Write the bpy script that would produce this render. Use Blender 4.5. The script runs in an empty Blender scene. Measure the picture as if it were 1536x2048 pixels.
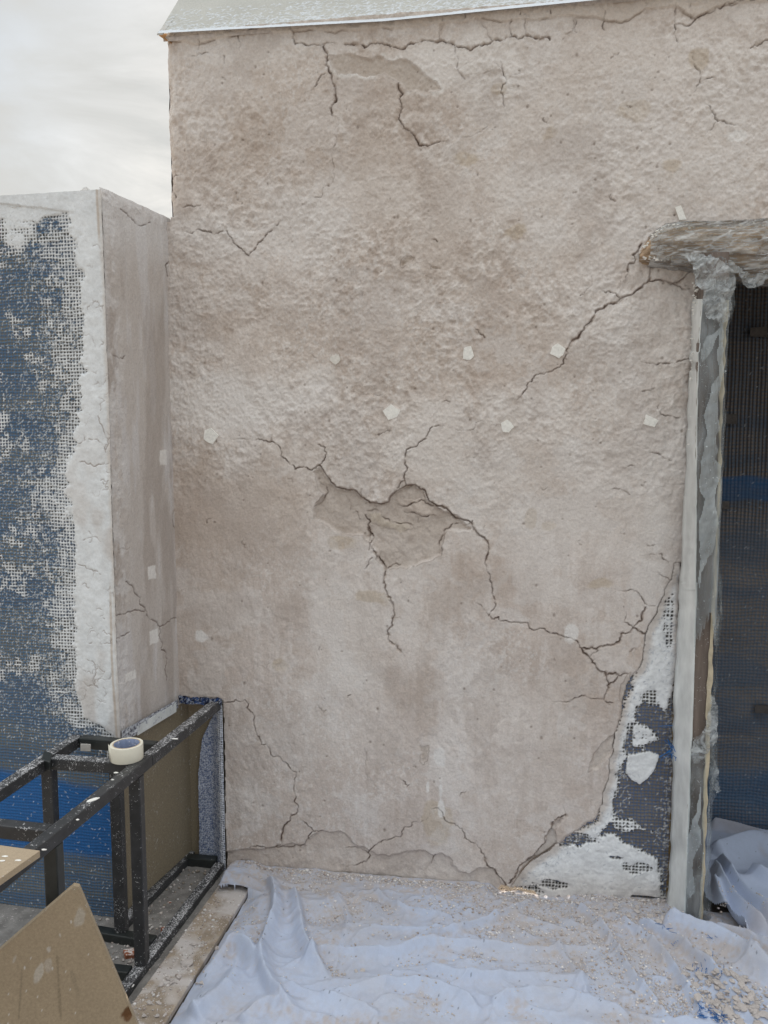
import bpy, math, numpy as np
from mathutils import Vector

# ------------------------------------------------------------------ camera, world, sun
F_PX, PITCH, YAW, CAM_H, CAM_D = 1560.0, math.radians(5.64), math.radians(8.5), 1.62, 2.64
scn = bpy.context.scene
cd = bpy.data.cameras.new('camera'); cam = bpy.data.objects.new('camera', cd)
scn.collection.objects.link(cam); scn.camera = cam
cam.location = (0, -CAM_D, CAM_H)
cam.rotation_euler = (math.pi / 2 - PITCH, 0, YAW)
cd.sensor_fit = 'VERTICAL'; cd.sensor_height = 36.0; cd.lens = F_PX / 2048 * 36.0
cd.clip_start = 0.05; cd.clip_end = 1000
scn.render.resolution_x, scn.render.resolution_y = 768, 1024

SUN_EL, SUN_AZ = math.radians(21), math.radians(-14)   # azimuth from +Y toward +X: the sun stands behind the wall
w = bpy.data.worlds.new('World'); scn.world = w; w.use_nodes = True
nt = w.node_tree; nt.nodes.clear()
N = nt.nodes.new; L = nt.links.new
out = N('ShaderNodeOutputWorld'); bg = N('ShaderNodeBackground'); bg.inputs[1].default_value = 0.12
sky = N('ShaderNodeTexSky'); sky.sky_type = 'NISHITA'; sky.sun_disc = False
sky.sun_elevation = SUN_EL; sky.sun_rotation = SUN_AZ; sky.air_density = 1.0; sky.dust_density = 1.2
tc = N('ShaderNodeTexCoord'); mp = N('ShaderNodeMapping'); mp.inputs['Scale'].default_value = (1.5, 1.2, 4.2)
mp.inputs['Rotation'].default_value = (0.25, 0.35, 0.5)
n1 = N('ShaderNodeTexNoise'); n1.inputs['Scale'].default_value = 3.6; n1.inputs['Detail'].default_value = 9
n1.inputs['Roughness'].default_value = 0.56; n1.inputs['Distortion'].default_value = 0.4
L(tc.outputs['Generated'], mp.inputs[0]); L(mp.outputs[0], n1.inputs[0])
cr = N('ShaderNodeValToRGB'); cr.color_ramp.elements[0].position = 0.33; cr.color_ramp.elements[0].color = (0.90, 0.90, 0.90, 1)
cr.color_ramp.elements[1].position = 0.60; cr.color_ramp.elements[1].color = (1, 1, 1, 1)
L(n1.outputs[0], cr.inputs[0])
cc = N('ShaderNodeValToRGB'); cc.color_ramp.elements[0].position = 0.30; cc.color_ramp.elements[0].color = (0.74, 0.805, 0.85, 1)
cc.color_ramp.elements[1].position = 0.66; cc.color_ramp.elements[1].color = (1.0, 0.99, 0.95, 1)
L(n1.outputs[0], cc.inputs[0])
cm = N('ShaderNodeMix'); cm.data_type = 'RGBA'; cm.blend_type = 'MULTIPLY'; cm.inputs[0].default_value = 1
L(cc.outputs[0], cm.inputs[6])
sx_ = N('ShaderNodeSeparateXYZ'); L(tc.outputs['Generated'], sx_.inputs[0])
mr = N('ShaderNodeMapRange'); mr.interpolation_type = 'SMOOTHSTEP'; mr.inputs[1].default_value = 0.5; mr.inputs[2].default_value = 1.0
mr.inputs[3].default_value = 2.9; mr.inputs[4].default_value = 9.0; L(sx_.outputs[2], mr.inputs[0]); L(mr.outputs[0], cm.inputs[7])
mx = N('ShaderNodeMix'); mx.data_type = 'RGBA'
L(cr.outputs[0], mx.inputs[0]); L(sky.outputs[0], mx.inputs[6]); L(cm.outputs[2], mx.inputs[7])
L(mx.outputs[2], bg.inputs[0]); L(bg.outputs[0], out.inputs[0])

sd = bpy.data.lights.new('sun', 'SUN'); sd.energy = 4.0; sd.angle = math.radians(0.5); sd.color = (1.0, 0.86, 0.68)
sun = bpy.data.objects.new('sun', sd); scn.collection.objects.link(sun)
S = Vector((math.sin(SUN_AZ) * math.cos(SUN_EL), math.cos(SUN_AZ) * math.cos(SUN_EL), math.sin(SUN_EL)))
sun.rotation_euler = S.to_track_quat('Z', 'Y').to_euler(); sun.location = (-2, 8, 5)
scn.view_settings.view_transform = 'Standard'; scn.view_settings.look = 'None'
scn.view_settings.exposure = 1.05; scn.view_settings.gamma = 1.0

# ------------------------------------------------------------------ survey helpers (photo sight lines met with real planes)
_C = np.array([0, -CAM_D, CAM_H])
_F = np.array([-math.sin(YAW) * math.cos(PITCH), math.cos(YAW) * math.cos(PITCH), -math.sin(PITCH)])
_R = np.array([math.cos(YAW), math.sin(YAW), 0]); _U = np.cross(_R, _F)
def onP(px, py, P, n):
    d = _F + _R * (px - 768) / F_PX + _U * (1024 - py) / F_PX
    return _C + d * (np.dot(np.array(P) - _C, n) / np.dot(d, n))
def onY(px, py, Y=0.0): return onP(px, py, (0, Y, 0), (0, 1, 0))
def onZ(px, py, Z=0.0): return onP(px, py, (0, 0, Z), (0, 0, 1))

rng = np.random.default_rng(7)
_T = [np.random.default_rng(100 + i).random((256, 256)).astype(np.float32) for i in range(12)]
def vn(x, y, s=0):
    T = _T[s % 12]; x = x + s * 17.31; y = y + s * 9.17
    xf = np.floor(x); yf = np.floor(y); xi = xf.astype(np.int64); yi = yf.astype(np.int64)
    tx = x - xf; ty = y - yf; tx = tx * tx * (3 - 2 * tx); ty = ty * ty * (3 - 2 * ty)
    a = T[yi & 255, xi & 255]; b = T[yi & 255, (xi + 1) & 255]
    c = T[(yi + 1) & 255, xi & 255]; d = T[(yi + 1) & 255, (xi + 1) & 255]
    return (a * (1 - tx) + b * tx) * (1 - ty) + (c * (1 - tx) + d * tx) * ty
def fbm(x, y, o=4, s=0, g=0.5):
    r = 0; a = 1; t = 0
    for i in range(o):
        r = r + a * vn(x * 2 ** i, y * 2 ** i, s + i * 3); t += a; a *= g
    return r / t
def ss(a, b, x):
    t = np.clip((x - a) / (b - a), 0, 1); return t * t * (3 - 2 * t)
def lerp(a, b, t): return a + (np.asarray(b) - a) * t
def mixc(col, c, t): return col + (np.array(c, dtype=np.float32) - col) * t[..., None]

# ------------------------------------------------------------------ object helpers
COL = scn.collection
def tag(o, label=None, cat=None, group=None, kind=None):
    if label: o['label'] = label
    if cat: o['category'] = cat
    if group: o['group'] = group
    if kind: o['kind'] = kind
    return o
def empty(name, loc=(0, 0, 0)):
    o = bpy.data.objects.new(name, None); COL.objects.link(o); o.location = loc; o.empty_display_size = 0.1
    return o
def link(name, me, mat, parent=None):
    o = bpy.data.objects.new(name, me); COL.objects.link(o)
    if mat and not me.materials: me.materials.append(mat)
    if parent:
        o.parent = parent; o.matrix_parent_inverse.identity()
        o.location = -Vector(parent.location) if parent.type == 'EMPTY' and not parent.parent else Vector((0, 0, 0))
    return o
def npmesh(name, co, quads, smooth=True, col=None, extra=None):
    me = bpy.data.meshes.new(name)
    co = np.asarray(co, dtype=np.float32); quads = np.asarray(quads, dtype=np.int32); k = quads.shape[1]
    me.vertices.add(len(co)); me.vertices.foreach_set('co', co.ravel())
    me.loops.add(quads.size); me.loops.foreach_set('vertex_index', quads.ravel())
    me.polygons.add(len(quads)); me.polygons.foreach_set('loop_start', np.arange(len(quads), dtype=np.int32) * k)
    if smooth: me.polygons.foreach_set('use_smooth', np.ones(len(quads), dtype=bool))
    if col is not None:
        a = me.attributes.new('Col', 'FLOAT_COLOR', 'POINT')
        c4 = np.ones((len(co), 4), dtype=np.float32); c4[:, :3] = col; a.data.foreach_set('color', c4.ravel())
    me.update(calc_edges=True); me.validate()
    return me
def grid_mesh(name, P, col=None, mask=None, smooth=True):
    nv, nu = P.shape[:2]
    idx = np.arange(nv * nu).reshape(nv, nu)
    q = np.stack([idx[:-1, :-1], idx[:-1, 1:], idx[1:, 1:], idx[1:, :-1]], -1)
    if mask is not None: q = q[mask[:-1, :-1]]
    q = q.reshape(-1, 4)
    used = np.unique(q); rm = np.full(nv * nu, -1); rm[used] = np.arange(len(used))
    return npmesh(name, P.reshape(-1, 3)[used], rm[q], smooth, None if col is None else col.reshape(-1, 3)[used])
def poly_obj(name, verts, faces, mat, parent=None, smooth=False, bevel=0.0):
    me = bpy.data.meshes.new(name); me.from_pydata([tuple(map(float, v)) for v in verts], [], faces); me.update()
    if smooth:
        for p in me.polygons: p.use_smooth = True
    o = link(name, me, mat, parent)
    if bevel:
        b = o.modifiers.new('bevel', 'BEVEL'); b.width = bevel; b.segments = 2
    return o
def prism(name, base, off, mat, parent=None, bevel=0.0):
    """a polygon swept by a vector"""
    n = len(base); off = np.array(off)
    v = [np.array(b) for b in base] + [np.array(b) + off for b in base]
    nrm = sum((np.cross(v[i] - v[0], v[i + 1] - v[0]) for i in range(1, n - 1)), np.zeros(3))
    f = [tuple(range(n)), tuple(range(2 * n - 1, n - 1, -1))] + [(i, i + n, (i + 1) % n + n, (i + 1) % n) for i in range(n)]
    if np.dot(nrm, off) > 0: f = [tuple(reversed(q)) for q in f]
    return poly_obj(name, v, f, mat, parent, bevel=bevel)
def box(name, lo, hi, mat, parent=None, bevel=0.0):
    x0, y0, z0 = lo; x1, y1, z1 = hi
    return prism(name, [(x0, y0, z0), (x1, y0, z0), (x1, y1, z0), (x0, y1, z0)], (0, 0, z1 - z0), mat, parent, bevel)
def jag(pts, it=3, amp=0.12, seed=0):
    r = np.random.default_rng(seed); P = [np.array(p, float) for p in pts]
    for k in range(it):
        Q = [P[0]]
        for a, b in zip(P[:-1], P[1:]):
            d = b - a; Ln = np.hypot(*d)
            if Ln > 3.5:
                m = (a + b) / 2 + np.array([-d[1], d[0]]) * r.normal() * amp
                Q.append(m)
            Q.append(b)
        P = Q
    return np.array(P)
class Field:
    """raster of a plane: u along axis e, v up (z)"""
    def __init__(s, O, e, nrm, u0, u1, v0, v1, st):
        s.O = np.array(O, float); s.e = np.array(e, float); s.n = np.array(nrm, float); s.st = st
        s.us = np.arange(u0, u1 + st / 2, st); s.vs = np.arange(v0, v1 + st / 2, st)
        s.U, s.V = np.meshgrid(s.us, s.vs); s.U = s.U.astype(np.float32); s.V = s.V.astype(np.float32)
        s.h = np.zeros_like(s.U)
    def px(s, x, y):
        p = onP(x, y, s.O, s.n); return np.array([np.dot(p - s.O, s.e), p[2]])
    def pts(s, L): return np.array([s.px(*q) for q in L])
    def win(s, P, m):
        i0 = max(0, int((P[:, 0].min() - m - s.us[0]) / s.st)); i1 = min(len(s.us), int((P[:, 0].max() + m - s.us[0]) / s.st) + 2)
        j0 = max(0, int((P[:, 1].min() - m - s.vs[0]) / s.st)); j1 = min(len(s.vs), int((P[:, 1].max() + m - s.vs[0]) / s.st) + 2)
        return slice(j0, max(j0, j1)), slice(i0, max(i0, i1))
    def segd(s, a, b, m, D):
        W = s.win(np.array([a, b]), m); x = s.U[W] - a[0]; y = s.V[W] - a[1]; d = b - a
        t = np.clip((x * d[0] + y * d[1]) / max(d @ d, 1e-12), 0, 1)
        D[W] = np.minimum(D[W], np.hypot(x - t * d[0], y - t * d[1]))
    def dist(s, P, m=0.03, D=None):
        if D is None: D = np.full(s.U.shape, 9.0, np.float32)
        for a, b in zip(P[:-1], P[1:]): s.segd(a, b, m, D)
        return D
    def sdf(s, P, m=0.05):
        """positive inside"""
        P = np.vstack([P, P[:1]]); D = s.dist(P, m); W = s.win(P, 0); x = s.U[W]; y = s.V[W]; ins = np.zeros(x.shape, bool)
        for a, b in zip(P[:-1], P[1:]):
            if a[1] == b[1]: continue
            c = ((a[1] > y) != (b[1] > y)) & (x < (b[0] - a[0]) * (y - a[1]) / (b[1] - a[1]) + a[0]); ins ^= c
        I = np.zeros(s.U.shape, bool); I[W] = ins
        return np.where(I, np.minimum(D, 1), -np.minimum(D, 1))
    def pos(s, h=None):
        h = s.h if h is None else h
        P = s.O[None, None, :] + s.U[..., None] * s.e + h[..., None] * s.n
        P[..., 2] = s.V + (h * s.n[2]); return P

# ------------------------------------------------------------------ materials
def newmat(name):
    m = bpy.data.materials.new(name); m.use_nodes = True; t = m.node_tree
    b = t.nodes['Principled BSDF']; return m, t, b
def add_noise(t, scale, detail=4, rough=0.6, vec=None, stretch=None, dist=0.0):
    c = t.nodes.new('ShaderNodeTexCoord'); n = t.nodes.new('ShaderNodeTexNoise')
    n.inputs['Scale'].default_value = scale; n.inputs['Detail'].default_value = detail; n.inputs['Roughness'].default_value = rough
    n.inputs['Distortion'].default_value = dist
    src = c.outputs['Object']
    if stretch:
        mm = t.nodes.new('ShaderNodeMapping'); mm.inputs['Scale'].default_value = stretch; t.links.new(src, mm.inputs[0]); src = mm.outputs[0]
    t.links.new(src, n.inputs['Vector']); return n
def ramp(t, src, p0, p1, c0=(0, 0, 0, 1), c1=(1, 1, 1, 1)):
    r = t.nodes.new('ShaderNodeValToRGB'); r.color_ramp.elements[0].position = p0; r.color_ramp.elements[1].position = p1
    r.color_ramp.elements[0].color = c0; r.color_ramp.elements[1].color = c1; t.links.new(src, r.inputs[0]); return r
def mixn(t, fac, a, b, mode='MIX'):
    m = t.nodes.new('ShaderNodeMix'); m.data_type = 'RGBA'; m.blend_type = mode
    for k, v in ((0, fac), (6, a), (7, b)):
        if isinstance(v, (float, int)): m.inputs[k].default_value = v
        elif isinstance(v, tuple): m.inputs[k].default_value = v
        else: t.links.new(v, m.inputs[k])
    return m.outputs[2]
def bump(t, b, src, strength, dist):
    n = t.nodes.new('ShaderNodeBump'); n.inputs['Strength'].default_value = strength; n.inputs['Distance'].default_value = dist
    t.links.new(src, n.inputs['Height']); t.links.new(n.outputs[0], b.inputs['Normal']); return n
def attr_mat(name, rough=0.92, var=0.16, nscale=90, bs=0.5, bd=0.002, spec=0.25, spot=None):
    m, t, b = newmat(name); a = t.nodes.new('ShaderNodeAttribute'); a.attribute_name = 'Col'
    n = add_noise(t, nscale, 6, 0.65); n2 = add_noise(t, nscale * 5, 3, 0.6)
    r = ramp(t, n.outputs[0], 0.25, 0.75, (1 - var,) * 3 + (1,), (1 + var,) * 3 + (1,))
    c = mixn(t, 1.0, a.outputs['Color'], r.outputs[0], 'MULTIPLY')
    r2 = ramp(t, n2.outputs[0], 0.3, 0.7, (1 - var * .6,) * 3 + (1,), (1 + var * .6,) * 3 + (1,))
    c = mixn(t, 1.0, c, r2.outputs[0], 'MULTIPLY')
    t.links.new(c, b.inputs['Base Color']); b.inputs['Roughness'].default_value = rough
    b.inputs['Specular IOR Level'].default_value = spec
    bump(t, b, n.outputs[0], bs, bd); return m
M_PLASTER = attr_mat('plaster', bs=0.8, bd=0.0026, nscale=150, var=.13)
M_NET = attr_mat('netting', rough=0.7, var=0.1, bs=0.25, bd=0.001)
M_CLOTH = attr_mat('cloth', rough=0.85, var=0.05, nscale=60, bs=0.25, bd=0.001)
M_STONE = attr_mat('rubble', rough=0.95, var=0.18, nscale=160, bs=0.5, bd=0.001)

def plain(name, col, rough=0.8, nscale=40, var=0.15, bs=0.3, bd=0.001, stretch=None, fleck=None, fleck_scale=260, metal=0.0, up=0.0, detail=4, fcol=(0.72, 0.72, 0.72, 1), fstretch=(1, 1, 1), stain=None):
    m, t, b = newmat(name); n = add_noise(t, nscale, detail, 0.6, stretch=stretch)
    c0 = tuple(x * (1 - var) for x in col) + (1,); c1 = tuple(min(1, x * (1 + var)) for x in col) + (1,)
    c = ramp(t, n.outputs[0], 0.3, 0.7, c0, c1).outputs[0]
    if stain:
        s = add_noise(t, stain[0], 3, 0.55, dist=0.6); c = mixn(t, ramp(t, s.outputs[0], stain[1], stain[1] + (0.05 if stain[0] < 8 else 0.2)).outputs[0], c, stain[2] + (1,))
    if fleck is not None:
        f = add_noise(t, fleck_scale, 2, 0.5, stretch=fstretch, dist=1.5)
        big = add_noise(t, 14, 3, 0.6)
        mth = t.nodes.new('ShaderNodeMath'); mth.operation = 'MULTIPLY_ADD'; mth.inputs[1].default_value = 0.35; mth.inputs[2].default_value = -0.175
        t.links.new(big.outputs[0], mth.inputs[0])
        ad = t.nodes.new('ShaderNodeMath'); ad.operation = 'ADD'; t.links.new(f.outputs[0], ad.inputs[0]); t.links.new(mth.outputs[0], ad.inputs[1])
        src = ad.outputs[0]
        if up:
            g = t.nodes.new('ShaderNodeNewGeometry'); sx = t.nodes.new('ShaderNodeSeparateXYZ'); t.links.new(g.outputs['Normal'], sx.inputs[0])
            mu = t.nodes.new('ShaderNodeMath'); mu.operation = 'MULTIPLY_ADD'; mu.inputs[1].default_value = up
            cl = t.nodes.new('ShaderNodeClamp'); t.links.new(sx.outputs[2], cl.inputs[0])
            t.links.new(cl.outputs[0], mu.inputs[0]); t.links.new(src, mu.inputs[2]); src = mu.outputs[0]
        fr = ramp(t, src, fleck, fleck + 0.03)
        c = mixn(t, fr.outputs[0], c, fcol)
        rr = t.nodes.new('ShaderNodeMapRange'); rr.inputs[3].default_value = rough; rr.inputs[4].default_value = 0.9
        t.links.new(fr.outputs[0], rr.inputs[0]); t.links.new(rr.outputs[0], b.inputs['Roughness'])
    else: b.inputs['Roughness'].default_value = rough
    t.links.new(c, b.inputs['Base Color']); b.inputs['Metallic'].default_value = metal
    bump(t, b, n.outputs[0], bs, bd); return m
M_STEEL = plain('painted_steel', (0.036, 0.037, 0.040), 0.42, 30, 0.3, 0.15, fleck=0.70, fleck_scale=130, up=0.04, fcol=(0.55, 0.55, 0.56, 1))
M_STEEL_D = plain('splattered_steel', (0.038, 0.039, 0.042), 0.5, 30, 0.3, 0.2, fleck=0.665, fleck_scale=190, up=0.12, fcol=(0.62, 0.62, 0.64, 1))
M_STEEL_C = plain('clean_steel', (0.026, 0.03, 0.03), 0.4, 30, 0.25, 0.1, fleck=0.76, fleck_scale=120)
M_MDF = plain('fibreboard', (0.36, 0.285, 0.195), 0.65, 500, 0.16, 0.2, 0.0005, fleck=0.735, fleck_scale=150, stain=(5.5, 0.70, (0.42, 0.38, 0.33)))
M_MDF_L = plain('pale_board', (0.42, 0.33, 0.23), 0.7, 300, 0.12, 0.2, 0.0005, fleck=0.74, fleck_scale=120)
M_MDF_E = plain('board_edge', (0.36, 0.27, 0.17), 0.9, 400, 0.3, 0.6, 0.002)
M_MDF_F = plain('dusty_board', (0.33, 0.27, 0.21), 0.8, 30, 0.25, 0.4, 0.001, fleck=0.66, fleck_scale=150, up=0.0, fcol=(0.66, 0.61, 0.59, 1), detail=8, stain=(11, 0.42, (0.54, 0.505, 0.49)))
M_SIDEBOARD = plain('brown_board', (0.23, 0.19, 0.13), 0.75, 200, 0.2, 0.3, 0.001, fleck=0.685, fleck_scale=170, fstretch=(1, 1, 0.45), fcol=(0.45, 0.45, 0.43, 1))
M_TAB = plain('net_tab', (.20, .185, .16), .8, 90, .3, .3)
M_TABD = plain('dark_tab', (.10, .09, .085), .8, 90, .3, .3)
M_DARK = plain('dark_board', (0.03, 0.028, 0.03), 0.9, 60, 0.3, 0.4)
M_GROUND = plain('ground', (0.24, 0.21, 0.18), 0.95, 12, 0.25, 0.6, 0.01, detail=8)
M_SCREED = plain('screed', (0.22, 0.21, 0.20), 0.9, 25, 0.3, 0.8, 0.004, fleck=0.66, fleck_scale=120, fcol=(0.45, 0.41, 0.40, 1), detail=8)
M_TAPE = plain('masking_tape', (0.80, 0.765, 0.65), 0.6, 60, 0.03, 0.08, 0.0005)
M_TAPE_P = plain('pale_tape', (0.74, 0.765, 0.76), 0.35, 18, 0.16, 0.5, 0.003, stretch=(1, 1, 0.5), fleck=0.73, fleck_scale=180)
M_TAPE_C = plain('cream_tape', (0.56, 0.49, 0.36), 0.6, 25, 0.22, 0.4, 0.002, fleck=0.72, fleck_scale=160)
M_CORE = plain('card_core', (0.30, 0.36, 0.52), 0.5, 90, 0.18, 0.1, stretch=(1, 1, 0.5), fleck=0.60, fleck_scale=60, fcol=(0.6, 0.62, 0.7, 1))
M_CARD = plain('card_edge', (0.52, 0.38, 0.24), 0.8, 200, 0.1, 0.1)
M_PAD = plain('pad', (0.88, 0.87, 0.83), 0.9, 130, 0.12, 0.5, 0.001)
M_PADG = plain('faded_pad', (0.74, 0.71, 0.66), 0.9, 130, 0.12, 0.5, 0.001)
M_WOOD = plain('old_wood', (0.15, 0.118, 0.10), 0.55, 45, 0.4, 0.6, 0.003, stretch=(1, 1, 0.08), fleck=0.70, fleck_scale=150)
M_BEAM = plain('beam_wood', (0.46, 0.33, 0.22), 0.6, 40, 0.5, 0.8, 0.004, stretch=(0.12, 1, 1), fleck=0.63, fleck_scale=60, fstretch=(.3, 1, 1), fcol=(0.68, 0.66, 0.66, 1))
M_TIP = plain('raw_wood_tip', (0.55, 0.32, 0.15), 0.8, 80, 0.3, 0.4)
M_BRICK = plain('brick', (0.30, 0.11, 0.06), 0.9, 60, 0.3, 0.5, 0.002, fleck=0.57, fleck_scale=60, up=0.1, fcol=(0.62, 0.58, 0.56, 1))
M_BLUE = plain('blue_plastic', (0.01, 0.14, 0.42), 0.4, 60, 0.2, 0.1)
M_CHUNK = plain('plaster_chunk', (0.60, 0.55, 0.525), 0.95, 70, 0.22, 0.8, 0.002)
M_WASTE = plain('rusty_stain', (0.13, 0.065, 0.03), 0.6, 60, 0.3, 0.3)
M_SKIM = plain('white_smear', (0.50, 0.48, 0.45), 0.8, 50, 0.15, 0.4)

def film_mat(name, base=0.3, gain=0.5, scale=22, stretch=(1, 1, 0.35), tint=(0.80, 0.84, 0.84, 1), r0=.40, r1=.66):
    m, t, b = newmat(name); b.inputs['Base Color'].default_value = tint; b.inputs['Roughness'].default_value = 0.14
    b.inputs['Specular IOR Level'].default_value = 0.6
    tr = t.nodes.new('ShaderNodeBsdfTransparent'); tr.inputs[0].default_value = (0.93, 0.95, 0.95, 1)
    tl = t.nodes.new('ShaderNodeBsdfTranslucent'); tl.inputs[0].default_value = tint
    ms = t.nodes.new('ShaderNodeMixShader'); ms.inputs[0].default_value = 0.25
    t.links.new(b.outputs[0], ms.inputs[1]); t.links.new(tl.outputs[0], ms.inputs[2])
    n = add_noise(t, scale, 5, 0.6, stretch=stretch, dist=1.2)
    r = ramp(t, n.outputs[0], r0, r1, (base,) * 3 + (1,), (min(1, base + gain),) * 3 + (1,))
    fl = add_noise(t, 170, 2, 0.5, dist=1.0); fr = ramp(t, fl.outputs[0], 0.70, 0.72)
    fac = mixn(t, 1.0, r.outputs[0], fr.outputs[0], 'LIGHTEN')
    m2 = t.nodes.new('ShaderNodeMixShader'); t.links.new(fac, m2.inputs[0]); t.links.new(tr.outputs[0], m2.inputs[1]); t.links.new(ms.outputs[0], m2.inputs[2])
    t.links.new(m2.outputs[0], t.nodes['Material Output'].inputs[0])
    bn = bump(t, b, n.outputs[0], 0.9, 0.005)
    g = t.nodes.new('ShaderNodeBsdfGlossy'); g.inputs['Roughness'].default_value = 0.2; fz = t.nodes.new('ShaderNodeFresnel'); fz.inputs[0].default_value = 1.42
    t.links.new(bn.outputs[0], g.inputs['Normal']); t.links.new(bn.outputs[0], fz.inputs['Normal'])
    m3 = t.nodes.new('ShaderNodeMixShader'); t.links.new(fz.outputs[0], m3.inputs[0]); t.links.new(m2.outputs[0], m3.inputs[1]); t.links.new(g.outputs[0], m3.inputs[2])
    t.links.new(m3.outputs[0], t.nodes['Material Output'].inputs[0]); return m
M_FILM = film_mat('plastic_film', 0.08, 0.30, 16, (1, 1, 0.3), (.70, .78, .82, 1))
M_FILM_M = film_mat('face_film', 0.10, 0.34, 9, (1.6, 1, 0.25), (.62, .69, .74, 1))
M_FILM_D = film_mat('dense_plastic_film', 0.18, 0.55, 30, (1, 1, 1), (.72, .77, .80, 1))

# ================================================================== MAIN WALL
W = Field((0, 0, 0), (1, 0, 0), (0, -1, 0), -1.20, 0.97, -0.01, 2.975, 0.0026)
X, Z = W.U, W.V
rough = ss(1.15, 1.65, Z + 0.25 * (fbm(X * 2, Z * 2, 3, 1) - .5))
big = fbm(X * 1.6, Z * 1.6, 3, 2) - 0.5
mid = fbm(X * 6, Z * 6, 4, 3) - 0.5
warpx = X + 0.03 * (vn(X * 9, Z * 9, 4) - .5); warpz = Z + 0.03 * (vn(X * 9, Z * 9, 5) - .5)
pit = fbm(warpx * 42, warpz * 36, 4, 6, 0.55)
ridge = 1 - np.abs(2 * fbm(warpx * 26, warpz * 30, 3, 8) - 1) * 2
fine = fbm(X * 130, Z * 110, 3, 9) - 0.5
W.h += 0.030 * big + 0.012 * mid * (0.5 + 0.5 * rough)
patchy = ss(0.36, 0.60, fbm(X * 5.5, Z * 5.5, 3, 10))
lump = fbm(warpx * 17, warpz * 15, 3, 7)
W.h += rough * ((0.30 + 0.70 * patchy) * (0.0066 * (pit - .5) + 0.0034 * ridge + .0064 * (fbm(warpx * 85, warpz * 70, 3, 4, .6) - .5)) + .004 * (lump - .5)) + 0.0038 * fine * (0.45 + .75 * rough)
W.h += (1 - rough) * (0.0030 * (fbm(X * 34, Z * 20, 4, 11) - .5) + .0040 * (fbm(warpx * 62, warpz * 44, 3, 5) - .5) * patchy ** 2 + .003 * (lump - .5))
beige = np.array([0.60, 0.525, 0.472], np.float32)
C = np.ones(W.U.shape + (3,), np.float32) * beige
C = mixc(C, (0.589, 0.515, 0.471), (1 - rough) * .9)
C = mixc(C, (0.496, 0.403, 0.341), ss(0.48, 0.72, fbm(X * 2.2, Z * 2.2, 5, 7)) * 0.55)
C = mixc(C, (0.744, 0.688, 0.651), ss(0.50, 0.72, fbm(X * 3.3, Z * 3.0, 6, 0, .6)) * 0.60)
pitf = fbm(warpx * 75, warpz * 62, 3, 2, .6)
C = mixc(C, (0.781, 0.732, 0.694), rough * (.4 + .6 * patchy) * np.clip(ss(0.50, 0.68, pit) * 0.38 + ss(.52, .68, pitf) * .30, 0, 1))
C = mixc(C, (0.409, 0.332, 0.279), rough * (.4 + .6 * patchy) * np.clip(ss(0.44, 0.30, pit) * 0.35 + ss(.44, .30, pitf) * .35, 0, 1))
C = mixc(C, (0.744, 0.694, 0.663), (1 - rough) * ss(0.52, 0.70, fbm(X * 40, Z * 6.5, 5, 4, .6)) * 0.30)
C = mixc(C, (0.446, 0.372, 0.325), (1 - rough) * ss(0.54, 0.72, fbm(X * 30, Z * 6, 5, 1, .6)) * 0.34)
C = mixc(C, (0.471, 0.384, 0.329), ss(.60, .70, fbm(X * 11, Z * 8, 5, 6, .6)) * .30)
C = mixc(C, (0.74, 0.71, 0.69), ss(.50, .70, fbm(X * 110, Z * 95, 4, 2, .7)) * (.12 + .38 * ss(.45, .62, fbm(X * 5, Z * 4, 4, 8))))
C = mixc(C, (0.47, 0.40, 0.35), ss(.50, .32, fbm(X * 120, Z * 90, 3, 5, .7)) * .22)
def blob(x, y, rx, ry, c, amt, soft=1.0, ns=9):
    global C
    c0 = W.px(x, y); k = 2.64 / 1560 * 1.04
    dx = (X - c0[0]) / (rx * k); dz = (Z - c0[1]) / (ry * k)
    d = np.sqrt(dx * dx + dz * dz) + 1.5 * (fbm(X * ns, Z * ns, 4, int(x) % 11) - .5)
    C = mixc(C, c, ss(1 + .45 * soft, 1 - .45 * soft, d) * min(1, amt * (.62 if c is BR else .95)))
LT = (0.76, 0.72, 0.69); BR = (0.46, 0.375, 0.315); TN = (0.50, 0.41, 0.31); WH = (0.82, 0.80, 0.78)
for b in [(1300, 230, 330, 230, LT, .4), (1330, 900, 60, 200, LT, .3), (930, 880, 190, 80, LT, .6), (500, 800, 170, 55, LT, .65), (1250, 640, 110, 80, LT, .4), (700, 1250, 80, 110, LT, .45),
          (960, 125, 110, 45, LT, .8), (480, 105, 110, 26, LT, .5), (1000, 1010, 150, 60, LT, .4), (1310, 1120, 50, 100, LT, .5),
          (440, 480, 80, 40, LT, .5), (620, 1480, 160, 60, LT, .25), (1060, 1500, 90, 120, LT, .25), (700, 400, 150, 60, LT, .25), (1240, 900, 100, 160, LT, .3),
          (470, 1010, 150, 130, BR, .75), (400, 1250, 80, 170, BR, .7), (640, 270, 240, 70, BR, .5), (440, 580, 90, 90, BR, .6), (1010, 920, 90, 60, BR, .35),  # first two: brown plaster plus the pier's corner shade, painted in
          (520, 330, 170, 80, BR, .4), (860, 700, 160, 50, BR, .3), (1180, 1010, 130, 60, BR, .3), (900, 1180, 160, 60, BR, .25), (860, 1400, 30, 90, BR, .5), (1130, 1440, 40, 120, BR, .3),
          (560, 1600, 120, 90, BR, .3), (1000, 1650, 120, 90, BR, .25)]:
    blob(*b)
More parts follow.
